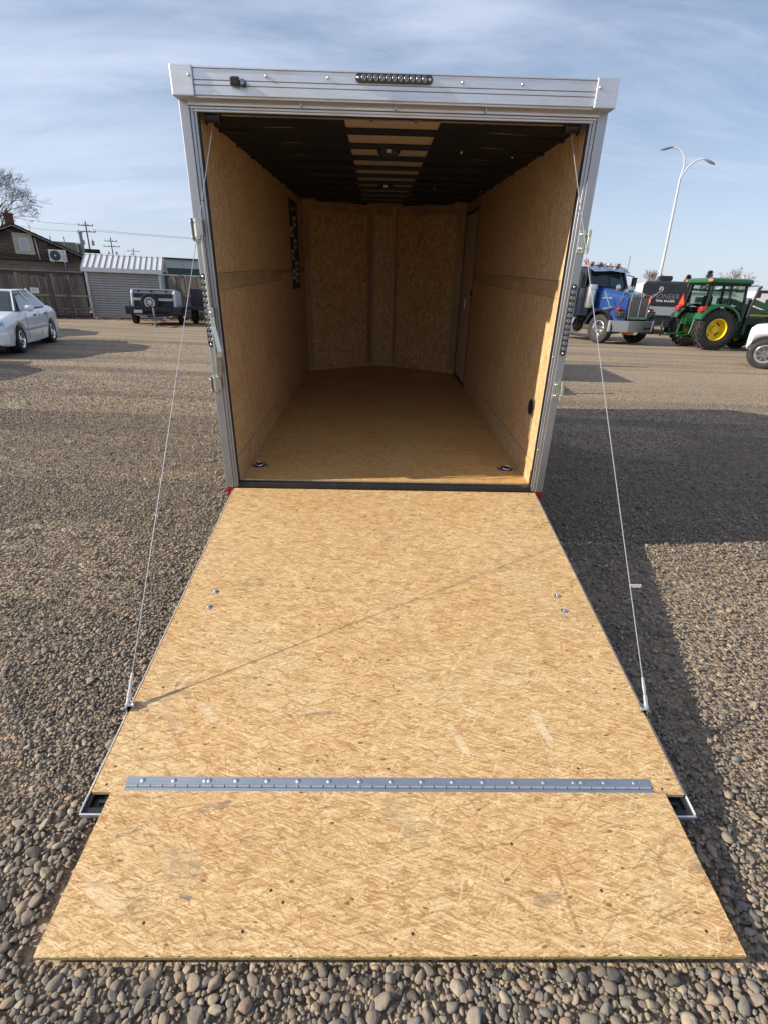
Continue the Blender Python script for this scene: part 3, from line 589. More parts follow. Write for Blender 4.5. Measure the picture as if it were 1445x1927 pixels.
def make_wheel(parent, c, r, w, rr, rim_m, axis=0, spokes=0, name='wheel', side=1, tread=0, dish=.3):
    """a wheel (tyre > rim) whose axle runs along AXIS; SIDE is the outer face"""
    prof = tyre_prof(r, w, rr); n = 32
    o = part(name, MB().lathe(prof, n, axis), M['rubber'], parent, loc=c)
    if tread:
        tm = MB()
        for k in range(tread):
            for hs in (-1, 1):
                t = 2 * math.pi * (k + (.25 if hs > 0 else 0)) / tread
                for (u, a0) in ((0, .0), (1, .10), (2, .20)):
                    h0 = hs * w * (.02 + .15 * u); h1 = hs * w * (.02 + .15 * (u + 1)); ta, tb = t + a0, t + a0 + .1
                    pts = []
                    for rad in (r * .975, r * 1.045):
                        for (hh, tt, dt) in ((h0, ta, -.035), (h0, ta, .035), (h1, tb, .035), (h1, tb, -.035)):
                            q = [rad * math.cos(tt + dt), rad * math.sin(tt + dt)]; q.insert(axis, hh); pts.append(q)
                    tm.add(pts, [(0, 1, 2, 3), (7, 6, 5, 4), (0, 4, 5, 1), (1, 5, 6, 2), (2, 6, 7, 3), (3, 7, 4, 0)])
        k_ = part('tread_lugs', tm, M['rubber'], o); k_['kind'] = 'stuff'
    s = side; d = w * dish
    rm = MB().lathe([(s * w * .44, rr * 1.02), (s * w * .46, rr * .96), (s * (w * .44 - d * .3), rr * .88), (s * (w * .44 - d), rr * .80), (s * (w * .44 - d), rr * .32), (s * (w * .44 - d * .5), rr * .26), (s * (w * .44 - d * .45), 0)], 28, axis)
    ro = part('rim', rm, rim_m, o)
    if spokes:
        # dark openings between the spokes, set into the disc
        hm_ = MB()
        for k in range(spokes):
            t = 2 * math.pi * k / spokes; q0 = []
            for (rad, dt) in ((rr * .74, .30), (rr * .78, 0), (rr * .74, -.30), (rr * .42, -.16), (rr * .42, .16)):
                q = [rad * math.cos(t + dt), rad * math.sin(t + dt)]; q.insert(axis, s * (w * .44 - d) + s * .006); q0.append(q)
            hm_.add(q0, [(0, 1, 2, 3, 4)])
        part('rim_opening', hm_, M['seat'], o)
    return o
for sx in (-1, 1): make_wheel(tr, (sx * .9, 2.2, .045), .26, .17, .15, M['galv'], side=sx)
# ramp -----------------------------------------------------------------
rd_m = MB(); XR = 1.045; E = -2.120
for sx in (-1, 1): rd_m.box((sx * (XR - .006), -.004, -.036), (sx * XR, E, -.012))
rd_m.box((-XR, E, -.036), (XR, E - .006, -.016))
ramp = part('ramp_door', rd_m, M['alum'], tr, .002, loc=(0, -.0298, .3141), rot=(math.atan2(.2606, 2.1231), 0, 0))
part('ramp_tray', MB().box((-XR + .0065, E + .002, -.046), (XR - .0065, -.02, -.0365)).box((-XR + .0065, E + .0005, -.036), (XR - .0065, E + .02, -.022)).box((-XR + .0065, E + .021, -.036), (-XR + .02, -1.9, -.022)).box((XR - .0065, E + .021, -.036), (XR - .02, -1.9, -.022)).box((-1.0, -2.085, -.036), (1.0, -2.075, -.02)), M['black_metal'], ramp)
part('ramp_board', MB().box((-1.029, 0, -.018), (1.031, -2.057, 0)), [M['osb_ramp']], ramp, .0015)
part('board_edge', MB().box((-1.028, -2.0571, -.0175), (1.030, -2.0585, -.0012)), M['edge_light'], ramp)
hinge = part('flap_hinge', MB().box((-.925, -2.0055, 0), (.925, -2.0325, .0022)).box((-.922, -2.0440, .0002), (.922, -2.0545, .0024)), M['galv'], ramp)
part('hinge_gap', MB().box((-.92, -2.0436, .0001), (.92, -2.0329, .0006)), M['seat'], ramp)
knk = MB().cyl((-.0198, 0, 0), (.0198, 0, 0), .0052, n=12).mesh('hinge_knuckle', M['galv_dull'])
for k in range(43): put('hinge_knuckle', knk, ramp, ((k - 21) * .0428, -2.0375, .0015))
scw = MB().lathe([(0, .0084), (.0014, .0081), (.0032, .0054), (.0037, 0)], 12, 2).mesh('hinge_screw', M['galv'])
for k in range(17): put('hinge_screw', scw, ramp, (-.868 + k * .1085, -2.019, .0022))
for x in (-.655, .66): put('hinge_screw', scw, ramp, (x + .018, -2.0185, .0022))
bl = MB().lathe([(0, .0155), (.0025, .0155), (.004, .0125), (.0045, .0)], 16, 2).mesh('bolt', M['steel'])
bh = MB().cyl((0, 0, .004), (0, 0, .009), .008, .006, n=6).mesh('bolt_head', M['steel'])
for x, y in ((-.88, -1.045), (-.881, -1.157), (.879, -1.046), (.882, -1.154)):
    put('bolt', bl, ramp, (x, y, 0)); put('bolt_head', bh, ramp, (x, y, 0))
hole = MB().lathe([(.0004, .0046), (.0009, .0036), (.0004, .0)], 8, 2).mesh('sunk_screw', M['seat'])
for i, (y, xs_) in enumerate(((-1.255, (-1.0, -.328, .344, 1.0)), (-.03, (-.98, -.5, 0, .5, .98)), (-.42, (-.9, .1, .95)), (-1.62, (-.93, .02, .96)), (-1.965, (-.99, -.4, .0, .68)), (-2.035, (-.985, .96)))):
    for x in xs_: put('sunk_screw', hole, ramp, (x + random.uniform(-.01, .01), y + random.uniform(-.012, .012), 0))
FT = .016
fpoly = [(-.961, 0)] + [(-.961 + random.uniform(-.0012, .0012), y) for y in np.linspace(-.02, -.44, 40)] + [(x, -.455 + random.uniform(-.0015, .0018) + (.004 if random.random() < .05 else 0)) for x in np.linspace(-.960, .960, 240)] + [(.961 + random.uniform(-.0012, .0012), y) for y in np.linspace(-.44, -.02, 40)] + [(.961, 0)]
flap = part('ramp_flap', MB().prism(fpoly, 2, -FT, 0), M['osb_flap'], ramp, 0, loc=(0, -2.0555, .004), rot=(R(3.53) - math.atan2(.2606, 2.1231), 0, 0))
# (the two below are edges and screws of the flap, kept level with it under the ramp)
fl_T = flap.matrix_basis
fe = part('flap_edge', MB().box((-.959, -.4545, -FT + .0005), (.959, -.4562, -.0022)), M['edge_ply'], ramp); fe.matrix_basis = fl_T
for x, y in ((-.36, -.30), (-.32, -.33), (.38, -.17), (-.42, -.40), (.05, -.405), (.62, -.30), (-.7, -.38), (.88, -.40)):
    h_ = put('sunk_screw', hole, ramp); h_.matrix_basis = fl_T @ Matrix.Translation((x, y, 0))
for sx in (-1, 1):
    br = MB(); bx = sx * 1.04
    br.box((bx - .004, -1.70, -.03), (bx + .004, -1.745, .022)).cyl((bx - sx * .018, -1.722, .012), (bx + sx * .010, -1.722, .012), .0075, n=8).cyl((bx - sx * .020, -1.722, .012), (bx - sx * .028, -1.722, .012), .012, n=6)
    part('cable_bracket', br, M['steel'], ramp)
def rampP(x, y, z): return ramp.matrix_basis @ Vector((x, y, z))
for sx in (-1, 1):
    a = Vector((-.935, .03, 2.355)) if sx < 0 else Vector((.925, .03, 2.355)); b2 = rampP(sx * 1.04, -1.722, .018)
    sag = lambda t: a + (b2 - a) * t + Vector((0, 0, -.012 * 4 * t * (1 - t)))
    cb_ = part('lift_cable', MB().tube([sag(t) for t in np.linspace(0, 1, 24)], .0020, 6), M['cable'], tr)
    part('ferrule', MB().tube([sag(.958), sag(.972), sag(.985)], [.0045, .0068, .0045], 8).tube([sag(.983), sag(1.0)], .0078, 8), M['steel'], cb_)
    part('cable_spool', MB().cyl((a.x - .035, .03, 2.372), (a.x + .035, .03, 2.372), .024, n=14).cyl((a.x - .040, .03, 2.372), (a.x - .034, .03, 2.372), .034, n=14).cyl((a.x + .034, .03, 2.372), (a.x + .040, .03, 2.372), .034, n=14), M['plastic'], cb_)
    if sx > 0:
        q = sag(.826); part('cable_tag', MB().box((q.x, q.y - .001, q.z - .008), (q.x + .048, q.y + .001, q.z + .008)), M['paper'], cb_, rot=None)
bpy.context.view_layer.update()
ps = put('paper_sheet', MB().box((-.13, -.035, 0), (.13, .035, .0008)).mesh('paper_sheet', M['trim_white']))
ps.matrix_world = TW @ Matrix.Translation((.52, 3.80, ZF + .001)) @ Matrix.Rotation(R(-4), 4, 'Z'); tag(ps, 'flat pale sheet of paper lying at the front of the trailer floor', 'paper')

# ------------------------------------------------------------------ river stones on the lot
def stone_mat():
    b = NB('river_stone'); o = b.obj(); rnd = b.n('ShaderNodeObjectInfo').outputs['Random']
    r2 = b.math('FRACT', b.math('MULTIPLY', rnd, 57.3))
    base = b.ramp(rnd, [(0, (0.098, 0.087, 0.076)), (0.12, (0.198, 0.168, 0.136)), (0.3, (0.260, 0.214, 0.165)), (0.42, (0.217, 0.182, 0.150)), (0.55, (0.311, 0.246, 0.177)), (0.66, (0.199, 0.187, 0.170)), (0.76, (0.297, 0.242, 0.192)), (0.86, (0.288, 0.204, 0.154)), (0.93, (0.367, 0.307, 0.233)), (1.0, (0.539, 0.469, 0.377))])
    base.node.color_ramp.interpolation = 'CONSTANT'
    rv = b.n('ShaderNodeCombineXYZ', {0: b.math('MULTIPLY', rnd, 91.0), 1: b.math('MULTIPLY', r2, 37.0), 2: rnd}).outputs[0]
    o2 = b.n('ShaderNodeVectorMath', {0: o, 1: rv}, operation='ADD').outputs[0]
    g = b.noise(o2, 2.2, 5, 0.65); h = b.noise(o2, 14.0, 3, 0.6)
    c = b.mix(b.rng(g, 0.35, 0.7), base, b.mix(1.0, base, (1.3, 1.26, 1.2), 'MULTIPLY'))
    c = b.mix(b.rng(h, 0.5, 0.75, 0, 0.45), c, b.mix(1.0, c, (0.6, 0.58, 0.56), 'MULTIPLY'))
    c = b.mix(b.math('MULTIPLY', b.rng(b.noise(o2, 1.1, 3), 0.52, 0.65), 0.4), c, (0.25, 0.205, 0.15))
    b.P(color=c, rough=0.72, spec=0.3); b.bump(b.math('ADD', g, b.math('MULTIPLY', h, 0.4)), 0.35, 0.06)
    return b.m
M['stone'] = stone_mat()
def stone_mesh(seed, sub):
    r = np.random.default_rng(seed); bm = bmesh.new(); bmesh.ops.create_icosphere(bm, subdivisions=sub, radius=1.0)
    dirs = r.normal(size=(11, 3)); dirs /= np.linalg.norm(dirs, axis=1)[:, None]; amp = r.uniform(0.52, 0.88, 11)
    for v in bm.verts:
        d = np.array(v.co); k = 1.0
        for q, a in zip(dirs, amp):              # a few worn facets round off the ball
            t = float(d @ q)
            if t > 0.35: k = min(k, a / t + 0.07)
        v.co = v.co * min(1.05, max(0.62, k)) * (1 + 0.05 * math.sin(3.1 * d[0] + seed) * math.cos(2.7 * d[1]))
    for f in bm.faces: f.smooth = True
    me = bpy.data.meshes.new('stone'); bm.to_mesh(me); bm.free(); me.materials.append(M['stone']); return me
fine = [stone_mesh(i, 3) for i in range(10)]
coarse = [stone_mesh(i, 2) for i in range(10)]
def fbm(x, y, s, k=0): return (np.sin(x * s * 1.3 + 1.7 * k + 1.1 * np.sin(y * s * .9 + k)) + np.sin(y * s * 1.1 + 2.3 * k + 1.3 * np.sin(x * s * .7)) + .5 * np.sin((x + y) * s * 2.3 + k)) / 2.5
ws = np.array(TM.transposed()); tl = np.array(TL)
def footprint(x, y):
    p = (np.stack([x, y, np.full_like(x, .03)], 1) - tl) @ ws.T
    return p[:, 0], p[:, 1]
bands = [(0.15, 2.4, 10500), (2.4, 4.4, 7000), (4.4, 7.0, 2600), (7.0, 11.0, 700), (11.0, 17.0, 130)]
PTS = []
for y0, y1, dens in bands:
    hw = .82 * y1 + 2.4; n = int(dens * (y1 - y0) * 2 * hw)
    x = rng.uniform(-hw, hw, n); y = rng.uniform(y0, y1, n)
    a = np.clip(np.exp(rng.normal(np.log(.0066), .40, n)), .0032, .024)
    if y0 > 4: a = np.maximum(a, .0052 + .00050 * y)
    keep = np.abs(x) < .82 * y + 2.2
    fine_dirt = fbm(x, y, .55, 1) + .5 * fbm(x, y, 1.7, 4)
    right = (x > 1.25) & (y < 3.2)
    p_keep = np.where(right, .50 + .25 * fbm(x, y, 3.1, 2), np.where(fine_dirt > .45, .45, 1.0)); p_keep = np.where((x < -1) & (y > 3) & (y < 6), p_keep * .8, p_keep)
    a = np.where((y < 1.2) & (np.abs(x) < 1.2), np.minimum(a * 1.24, .028), a)
    p_keep = np.where((y < 1.3) & (np.abs(x) < 1.25), 1.0, p_keep)
    keep &= rng.uniform(0, 1, n) < p_keep
    X, Y = footprint(x, y)
    keep &= ~((np.abs(X) < 1.00 + a) & (Y > -2.532) & (Y < -1.55)) & ~((np.abs(X) < 1.0) & (Y >= -1.55))
    PTS.append(np.stack([x, y, a], 1)[keep])
pts = np.concatenate(PTS); near = pts[pts[:, 1] < 4.4]; far = pts[pts[:, 1] >= 4.4]
near = near[np.argsort(-near[:, 2])]; cell = .026; grid = {}; ok = []
for i, (x, y, a) in enumerate(near):               # big stones first, smaller ones fit between them
    gx, gy = int(math.floor(x / cell)), int(math.floor(y / cell)); good = True
    for ix in (gx - 1, gx, gx + 1):
        for iy in (gy - 1, gy, gy + 1):
            for (u, v, c) in grid.get((ix, iy), ()):
                if (u - x) ** 2 + (v - y) ** 2 < (.52 * (a + c)) ** 2: good = False; break
            if not good: break
        if not good: break
    if good: grid.setdefault((gx, gy), []).append((x, y, a)); ok.append(i)
pts = np.concatenate([near[ok], far]); N = len(pts)
sc = np.stack([pts[:, 2], pts[:, 2] * rng.uniform(.6, .92, N), pts[:, 2] * rng.uniform(.38, .62, N)], 1)
z = sc[:, 2] * rng.uniform(-.05, .62, N)
# stones lie a little lower where fine dirt has washed in
z = np.where((pts[:, 0] > 1.25) & (pts[:, 1] < 3.2), z - sc[:, 2] * .35, z)
eu = np.stack([rng.normal(0, .28, N), rng.normal(0, .28, N), rng.uniform(0, 6.283, N)], 1); kind = rng.integers(0, 10, N)
pos = np.stack([pts[:, 0], pts[:, 1], z], 1)
fw = np.array(_f); rw = np.array(r_); uw = np.array(u_); dcam = pos - np.array([0, 0, CAMZ]); dep = dcam @ fw
px = 383.5 + 505.6 * (dcam @ rw) / dep; py = 512 - 505.6 * (dcam @ uw) / dep
X, Y = footprint(pos[:, 0], pos[:, 1])
inview = (px > 2) & (px < 765) & (py > 0) & (py < 1022) & ~((np.abs(X) < 1.0) & (Y > -2.5))
order = np.argsort(-np.where(inview, sc[:, 0] / dep, 0))[:300]; top = np.zeros(N, bool); top[order] = True
for i in order:
    o = put('stone', fine[kind[i]], lot, tuple(pos[i]), tuple(eu[i])); o.scale = tuple(sc[i])
rest = ~top
kinds = bpy.data.collections.new('stone_kinds')
for i, me in enumerate(coarse):
    k = bpy.data.objects.new('stone_kind', me); kinds.objects.link(k)
me = bpy.data.meshes.new('river_gravel'); n = int(rest.sum()); me.vertices.add(n); me.vertices.foreach_set('co', pos[rest].astype(np.float32).ravel())
for nm, arr in (('rot', eu[rest]), ('siz', sc[rest])):
    at = me.attributes.new(nm, 'FLOAT_VECTOR', 'POINT'); at.data.foreach_set('vector', arr.astype(np.float32).ravel())
at = me.attributes.new('kin', 'INT', 'POINT'); at.data.foreach_set('value', kind[rest].astype(np.int32))
me.materials.append(M['stone'])
gv = put('river_gravel', me); gv['kind'] = 'stuff'; gv['label'] = 'loose rounded river gravel covering the lot'; gv['category'] = 'gravel'
g = bpy.data.node_groups.new('scatter', 'GeometryNodeTree')
g.interface.new_socket('Geometry', in_out='INPUT', socket_type='NodeSocketGeometry'); g.interface.new_socket('Geometry', in_out='OUTPUT', socket_type='NodeSocketGeometry')
gi = g.nodes.new('NodeGroupInput'); go = g.nodes.new('NodeGroupOutput'); ip = g.nodes.new('GeometryNodeInstanceOnPoints'); ci = g.nodes.new('GeometryNodeCollectionInfo')
ci.inputs['Collection'].default_value = kinds; ci.inputs['Separate Children'].default_value = True; ci.inputs['Reset Children'].default_value = True
def attr(nm, t):
    q = g.nodes.new('GeometryNodeInputNamedAttribute'); q.data_type = t; q.inputs['Name'].default_value = nm; return q.outputs['Attribute']
e2r = g.nodes.new('FunctionNodeEulerToRotation'); L = g.links.new
L(gi.outputs[0], ip.inputs['Points']); L(ci.outputs[0], ip.inputs['Instance']); ip.inputs['Pick Instance'].default_value = True
L(attr('kin', 'INT'), ip.inputs['Instance Index']); L(attr('rot', 'FLOAT_VECTOR'), e2r.inputs[0]); L(e2r.outputs[0], ip.inputs['Rotation']); L(attr('siz', 'FLOAT_VECTOR'), ip.inputs['Scale'])
L(ip.outputs[0], go.inputs[0])
gv.modifiers.new('scatter', 'NODES').node_group = g
print('stones', N)

# ------------------------------------------------------------------ helpers for the background
def beam(mb, p0, p1, w, t, up=(0, 0, 1), m=0):
    """a flat bar from p0 to p1, W wide across (along up x dir) and T thick"""
    p0, p1 = Vector(p0), Vector(p1); d = (p1 - p0).normalized(); s = d.cross(Vector(up))
    s = s.normalized() if s.length > 1e-5 else d.orthogonal().normalized(); n = s.cross(d)
    return mb.loft([[p + s * (a * w / 2) + n * (b * t / 2) for a, b in ((-1, -1), (1, -1), (1, 1), (-1, 1))] for p in (p0, p1)], m, False)
def shared(name, me, parent, loc, rot=None, scale=None):
    o = put(name, me, parent, loc, rot)
    if scale: o.scale = scale
    return o

# ------------------------------------------------------------------ fences
def fence(label, x0, y0, x1, y1, h, posts, rails, group, hole_posts=()):
    L_ = math.hypot(x1 - x0, y1 - y0); rz = math.atan2(y1 - y0, x1 - x0)
    t = thing('wooden_fence', label, 'fence', (x0, y0, 0), rz, group)
    pk = [MB().box((-.066, .012, .05), (.066, .030, h), 0).mesh('picket', M['fence']) for _ in range(1)]
    n = int(L_ / .14)
    for k in range(n):
        o = shared('picket', pk[0], t, (.07 + k * .14, random.uniform(0, .012), random.uniform(-.02, .02)), (random.uniform(-.006, .006), random.uniform(-.012, .012), random.uniform(-.03, .03)), (random.uniform(.9, 1.03), 1, random.uniform(.96, 1.03)))
    for z in rails: part('rail', MB().box((0, -.032, z - .045), (L_, .008, z + .045)), M['fence_h'], t)
    part('base_board', MB().box((0, .045, 0), (L_, .07, .25)).box((0, -.03, 0), (L_, .006, .11)), M['kick'], t)
    for px_, ph in posts: part('post', MB().box((px_ - .05, -.135, 0), (px_ + .05, -.036, ph)), M['fence'], t, .006)
    return t
fl = fence('weathered board fence left of the grey shed, with a white sign', -23.4, 22.88, -14.5, 26.2, 1.87, [(.6, 1.3), (3.2, 1.3), (5.6, 1.3), (7.95, 1.36), (8.62, 1.72)], (.42, 1.0), 'weathered wooden fences')
fr = fence('weathered board fence right of the grey shed', -11.15, 27.45, -2.0, 27.3, 2.05, [(2.1, 1.4), (4.5, 1.4)], (.45, 1.15), 'weathered wooden fences')
sg = thing('notice_sign', 'small white notice fixed to the weathered fence above the car', 'sign', (-16.55, 25.36, 1.19), math.atan2(.35, .936))
sp_ = part('sign_panel', MB().box((-.17, -.02, -.12), (.17, -.008, .12)), M['paper'], sg)
for k in range(4): part('print_line', MB().box((-.11, -.0215, .06 - k * .04), (.11 - .03 * (k % 2), -.0205, .075 - k * .04)), M['print_grey'], sp_)
lt = MB()
for k in range(1500):
    u = random.random(); right = random.random() < .45
    if right: x, y = -11.3 + 5 * u, 27.1 - abs(random.gauss(0, .28))
    else: x, y = -17.5 + 6.6 * u, 25.0 + .36 * (6.6 * u if 6.6 * u < 3 else 3) - abs(random.gauss(0, .3)) + .2
    z = abs(random.gauss(.015, .02)); s = random.uniform(.03, .065); a = random.uniform(0, 6.28); d1 = Vector((math.cos(a), math.sin(a), random.uniform(-.5, .5))) * s; d2 = Vector((-math.sin(a), math.cos(a), random.uniform(-.4, .6))) * s * .6
    p = Vector((x, y, z + .02)); lt.add([p - d1, p - d2 * .9, p + d1, p + d2], [(0, 1, 2, 3)])
q = put('leaf_litter', lt.mesh('leaf_litter', M['leaf_litter'])); q['kind'] = 'stuff'; q['label'] = 'dry brown leaves blown along the fence foot'; q['category'] = 'leaves'

# ------------------------------------------------------------------ shed
sh = thing('storage_shed', 'grey vinyl sided garden shed with pale ribbed metal roof', 'shed', (-14.72, 26.64, 0), R(17))
SW, SD, SE, SR = 3.27, 2.3, 2.12, 2.86
part('wall', MB().prism([(0.06, .05), (SD - .03, .05), (SD - .03, SE), (SD / 2, SR - .08), (.06, SE)], 0, .03, SW - .03), M['siding'], sh)
nb = 19; bh_ = SE / nb
bd = MB().prism([(-.002, .024), (-.034, .022), (-.006, bh_ - .001), (0.02, bh_ - .001), (0.02, .024)], 0, .07, SW - .07).mesh('siding_board', M['siding'])
for k in range(nb): shared('siding_board', bd, sh, (0, .0, .02 + k * bh_))
gs = MB()
for k in range(27):
    z0 = .02 + k * bh_; 
    if z0 > SR - .15: break
    m_ = 0 if z0 < SE else (z0 - SE) / (SR - SE) * SD / 2
    gs.add([(SW + .012, .06 + m_, z0), (SW + .012, SD - .06 - m_, z0), (SW - .005, SD - .06 - m_, z0 + bh_), (SW - .005, .06 + m_, z0 + bh_), (SW - .02, .06 + m_, z0), (SW - .02, SD - .06 - m_, z0)], [(0, 1, 2, 3), (0, 4, 5, 1)])
k_ = part('gable_siding', gs, M['siding'], sh); k_['kind'] = 'stuff'
for x in (0, SW): part('corner_trim', MB().box((x - .055, -.045, 0), (x + .055, .06, SE)), M['trim_white'], sh, .004)
part('fascia', MB().box((-.16, -.19, SE - .03), (SW + .16, -.165, SE + .155)), M['trim_white'], sh, .004)
part('soffit', MB().box((-.15, -.165, SE - .02), (SW + .15, .02, SE + .0)), M['trim_white'], sh)
sl_ = Vector((0, SD / 2 + .19, SR - SE - .12)); npan = 14; pw_ = (SW + .32) / npan
pan = MB(); y0, z0 = -.195, SE + .16; y1, z1 = SD / 2, SR + .05
pan.add([(0.006, y0, z0), (pw_ - .006, y0, z0), (pw_ - .006, y1, z1), (.006, y1, z1), (0.006, y0 + .01, z0 - .03), (pw_ - .006, y0 + .01, z0 - .03), (pw_ - .006, y1, z1 - .03), (.006, y1, z1 - .03)], [(0, 1, 2, 3), (7, 6, 5, 4), (0, 4, 5, 1), (1, 5, 6, 2), (2, 6, 7, 3), (3, 7, 4, 0)])
pme = pan.mesh('roof_panel', M['roof_metal'])
rib = MB(); beam(rib, (0, y0 - .005, z0 + .012), (0, y1, z1 + .012), .022, .035); rme = rib.mesh('roof_rib', M['roof_rib'])
for k in range(npan): shared('roof_panel', pme, sh, (-.16 + k * pw_, 0, 0))
for k in range(npan + 1): shared('roof_rib', rme, sh, (-.16 + k * pw_, 0, 0))
bk = MB(); beam(bk, (SW / 2, SD + .19, z0), (SW / 2, SD / 2, z1), SW + .32, .03); part('rear_roof', bk, M['roof_metal'], sh)
part('ridge_cap', MB().prism([(SD / 2 - .1, z1 - .03), (SD / 2, z1 + .025), (SD / 2 + .1, z1 - .03)], 0, -.17, SW + .17), M['trim_white'], sh)
for s_ in (-1, 1): 
    vb = MB(); beam(vb, (SW + .15, SD / 2 + s_ * (SD / 2 + .18), z0 - .06), (SW + .15, SD / 2, z1 - .06), .02, .13, (0, 1, 0) if False else (1, 0, 0)); part('verge_board', vb, M['trim_white'], sh)

# ------------------------------------------------------------------ old board house with chimney
ho = thing('wooden_house', 'old dark board house with brick chimney behind the fence', 'house', (-22.21, 33.27, 0), math.atan2(.523, .853))
HP, HS, HL, HR_, HD = 4.50, .433, -3.9, 3.15, 13.0
part('wall', MB().prism([(HL, 0), (HR_, 0), (HR_, HP - HS * HR_ - .1), (0, HP - .1), (HL, HP + HS * HL - .1)], 1, .06, HD), M['planks'], ho)
zb = 0.0; k = 0
while zb < HP - .25:
    hgt = random.choice((.16, .17, .19)) if zb >= 2.66 else (.22 if zb >= 2.2 else .44)
    zt_ = min(zb + hgt, HP - .12); xr = min(HR_, (HP - .08 - zt_) / HS); xl = max(HL, -(HP - .08 - zt_) / HS); cut_x = random.uniform(xl + .3, xr - .3)
    mt = M['planks_tan'] if 2.2 <= zb < 2.6 else M['planks']
    for a, b2 in ((xl, cut_x - .004), (cut_x + .004, xr)):
        if b2 - a > .1: part('board', MB().prism([(.0 + random.uniform(0, .012), zb + .004), (-.022 + random.uniform(-.008, .01), zb + .006), (-.006, zt_ - .004), (.06, zt_ - .004), (.06, zb + .004)], 0, a, b2), mt, ho)
    zb += hgt
part('trim_board', MB().box((HL, -.06, 2.12), (HR_, -.03, 2.20)), M['fascia'], ho)
part('pipe_run', MB().cyl((HL, -.05, 2.72), (HR_ - .9, -.05, 2.70), .03, n=8), M['black_metal'], ho)
for s_ in (-1, 1):
    xe = HR_ + .35 if s_ > 0 else HL - .35
    rb = MB(); beam(rb, (0, -.32, HP - .03), (xe, -.32, HP - .03 - HS * abs(xe)), .04, .17, (0, 1, 0)); 
    part('rake_board', rb, M['fascia'], ho)
    rf = MB(); n_ = 12
    for j in range(n_):
        a0, a1 = j / n_ * abs(xe), (j + 1) / n_ * abs(xe)
        rf.add([(s_ * a0, -.34, HP + .095 - HS * a0), (s_ * a1, -.34, HP + .115 - HS * a1), (s_ * a1, HD, HP + .115 - HS * a1), (s_ * a0, HD, HP + .095 - HS * a0), (s_ * a0, -.34, HP + .03 - HS * a0), (s_ * a1, -.34, HP + .03 - HS * a1), (s_ * a1, HD, HP + .03 - HS * a1), (s_ * a0, HD, HP + .03 - HS * a0)], [(0, 1, 2, 3), (4, 7, 6, 5), (0, 4, 5, 1), (1, 5, 6, 2), (3, 2, 6, 7)])
    part('roof', rf, M['shingle'], ho)
wg = MB(); wg.prism([(7.5, 0), (12.5, 0), (12.5, 3.2), (10.0, 4.34), (7.5, 3.2)], 0, -1.0, 3.6); part('rear_wing', wg, M['shingle'], ho)
cm_ = part('chimney', MB().box((-.36, 1.1, 3.9), (.10, 1.6, 5.15)), M['brick'], ho, .01)
br = MB()
for j in range(13):
    for i in range(3):
        x0 = -.42 + i * .2 - (.1 if j % 2 else 0)
        br.box((max(-.36, x0 + .006), 1.085, 4.24 + j * .07), (min(.10, x0 + .194), 1.1, 4.30 + j * .07))
b_ = part('brickwork', br, M['brick'], cm_); b_['kind'] = 'stuff'
part('chimney_cap', MB().box((-.40, 1.06, 5.15), (.14, 1.64, 5.21)).cyl((-.2, 1.35, 5.2), (-.2, 1.35, 5.36), .1, n=10), M['brick'], cm_)
vw = part('vent_frame', MB().box((-.12, -.05, 3.0), (.86, -.02, 4.12)), M['fascia'], ho, .004)
part('shutter', MB().box((.16, -.075, 3.2), (.66, -.05, 3.85)), M['trim_white'], vw)
for j in range(10): part('louver', MB().box((.2, -.09, 3.24 + j * .058), (.62, -.076, 3.275 + j * .058)), M['wall_grey'], vw)
part('conduit', MB().cyl((1.05, -.06, 2.74), (.98, -.06, 3.95), .025, n=8), M['trim_white'], ho)
for x, y, z0, z1, r, mt in ((3.5, 1.6, 2.6, 4.45, .11, 'tank_grey'), (3.3, 1.2, 2.6, 3.75, .12, 'planks_tan')):
    f_ = part('flue', MB().cyl((x, y, z0), (x, y, z1), r, n=12), M[mt], ho); part('cowl', MB().lathe([(z1 + .02, 0), (z1 + .02, r * 1.7), (z1 + .08, r * 1.2), (z1 + .12, 0)], 12, 2, 0, True, (x, y, 0)), M['tank_grey'], f_)
for x in (1.2, 2.0): part('roof_vent', MB().cyl((x + .6, 4.5, 3.6), (x + .6, 4.5, 4.35), .04, n=6), M['tank_grey'], ho)
ac = thing('air_conditioner', 'white outdoor air conditioner unit bracketed to the house wall', 'air conditioner', tuple(Vector((-22.21, 33.27, 2.66)) + Vector((.853, .523, 0)) * 2.0), math.atan2(.523, .853))
part('casing', MB().box((-.46, -.40, .03), (.46, -.08, .68)), M['trim_white'], ac, .02, 2)
part('fan_shroud', MB().lathe([(-.405, .28), (-.42, .27), (-.42, .25), (-.405, .24), (-.403, 0)], 24, 1, 0, True, (-.13, 0, .35)), M['seat'], ac)
fgm = MB()
for j in range(5): fgm.tube([(-.13 + (.05 + j * .045) * math.cos(a), -.418, .35 + (.05 + j * .045) * math.sin(a)) for a in np.linspace(0, 6.283, 20)], .006, 4)
part('fan_guard', fgm, M['tank_grey'], ac); part('fan_hub', MB().ball((-.13, -.415, .35), (.05, .02, .05)), M['trim_white'], ac)
for j in range(7): part('louver', MB().box((.2, -.41, .12 + j * .045), (.42, -.401, .14 + j * .045)), M['wall_grey'], ac)
part('badge', MB().box((.24, -.405, .54), (.36, -.401, .58)), M['blue'], ac)
bk = MB(); beam(bk, (-.3, -.42, 0.0), (-.3, 0, 0.0), .04, .05); beam(bk, (.3, -.42, 0.0), (.3, 0, 0.0), .04, .05); beam(bk, (.3, -.38, -.02), (.3, -.01, -.3), .04, .04); part('bracket', bk, M['trim_white'], ac)

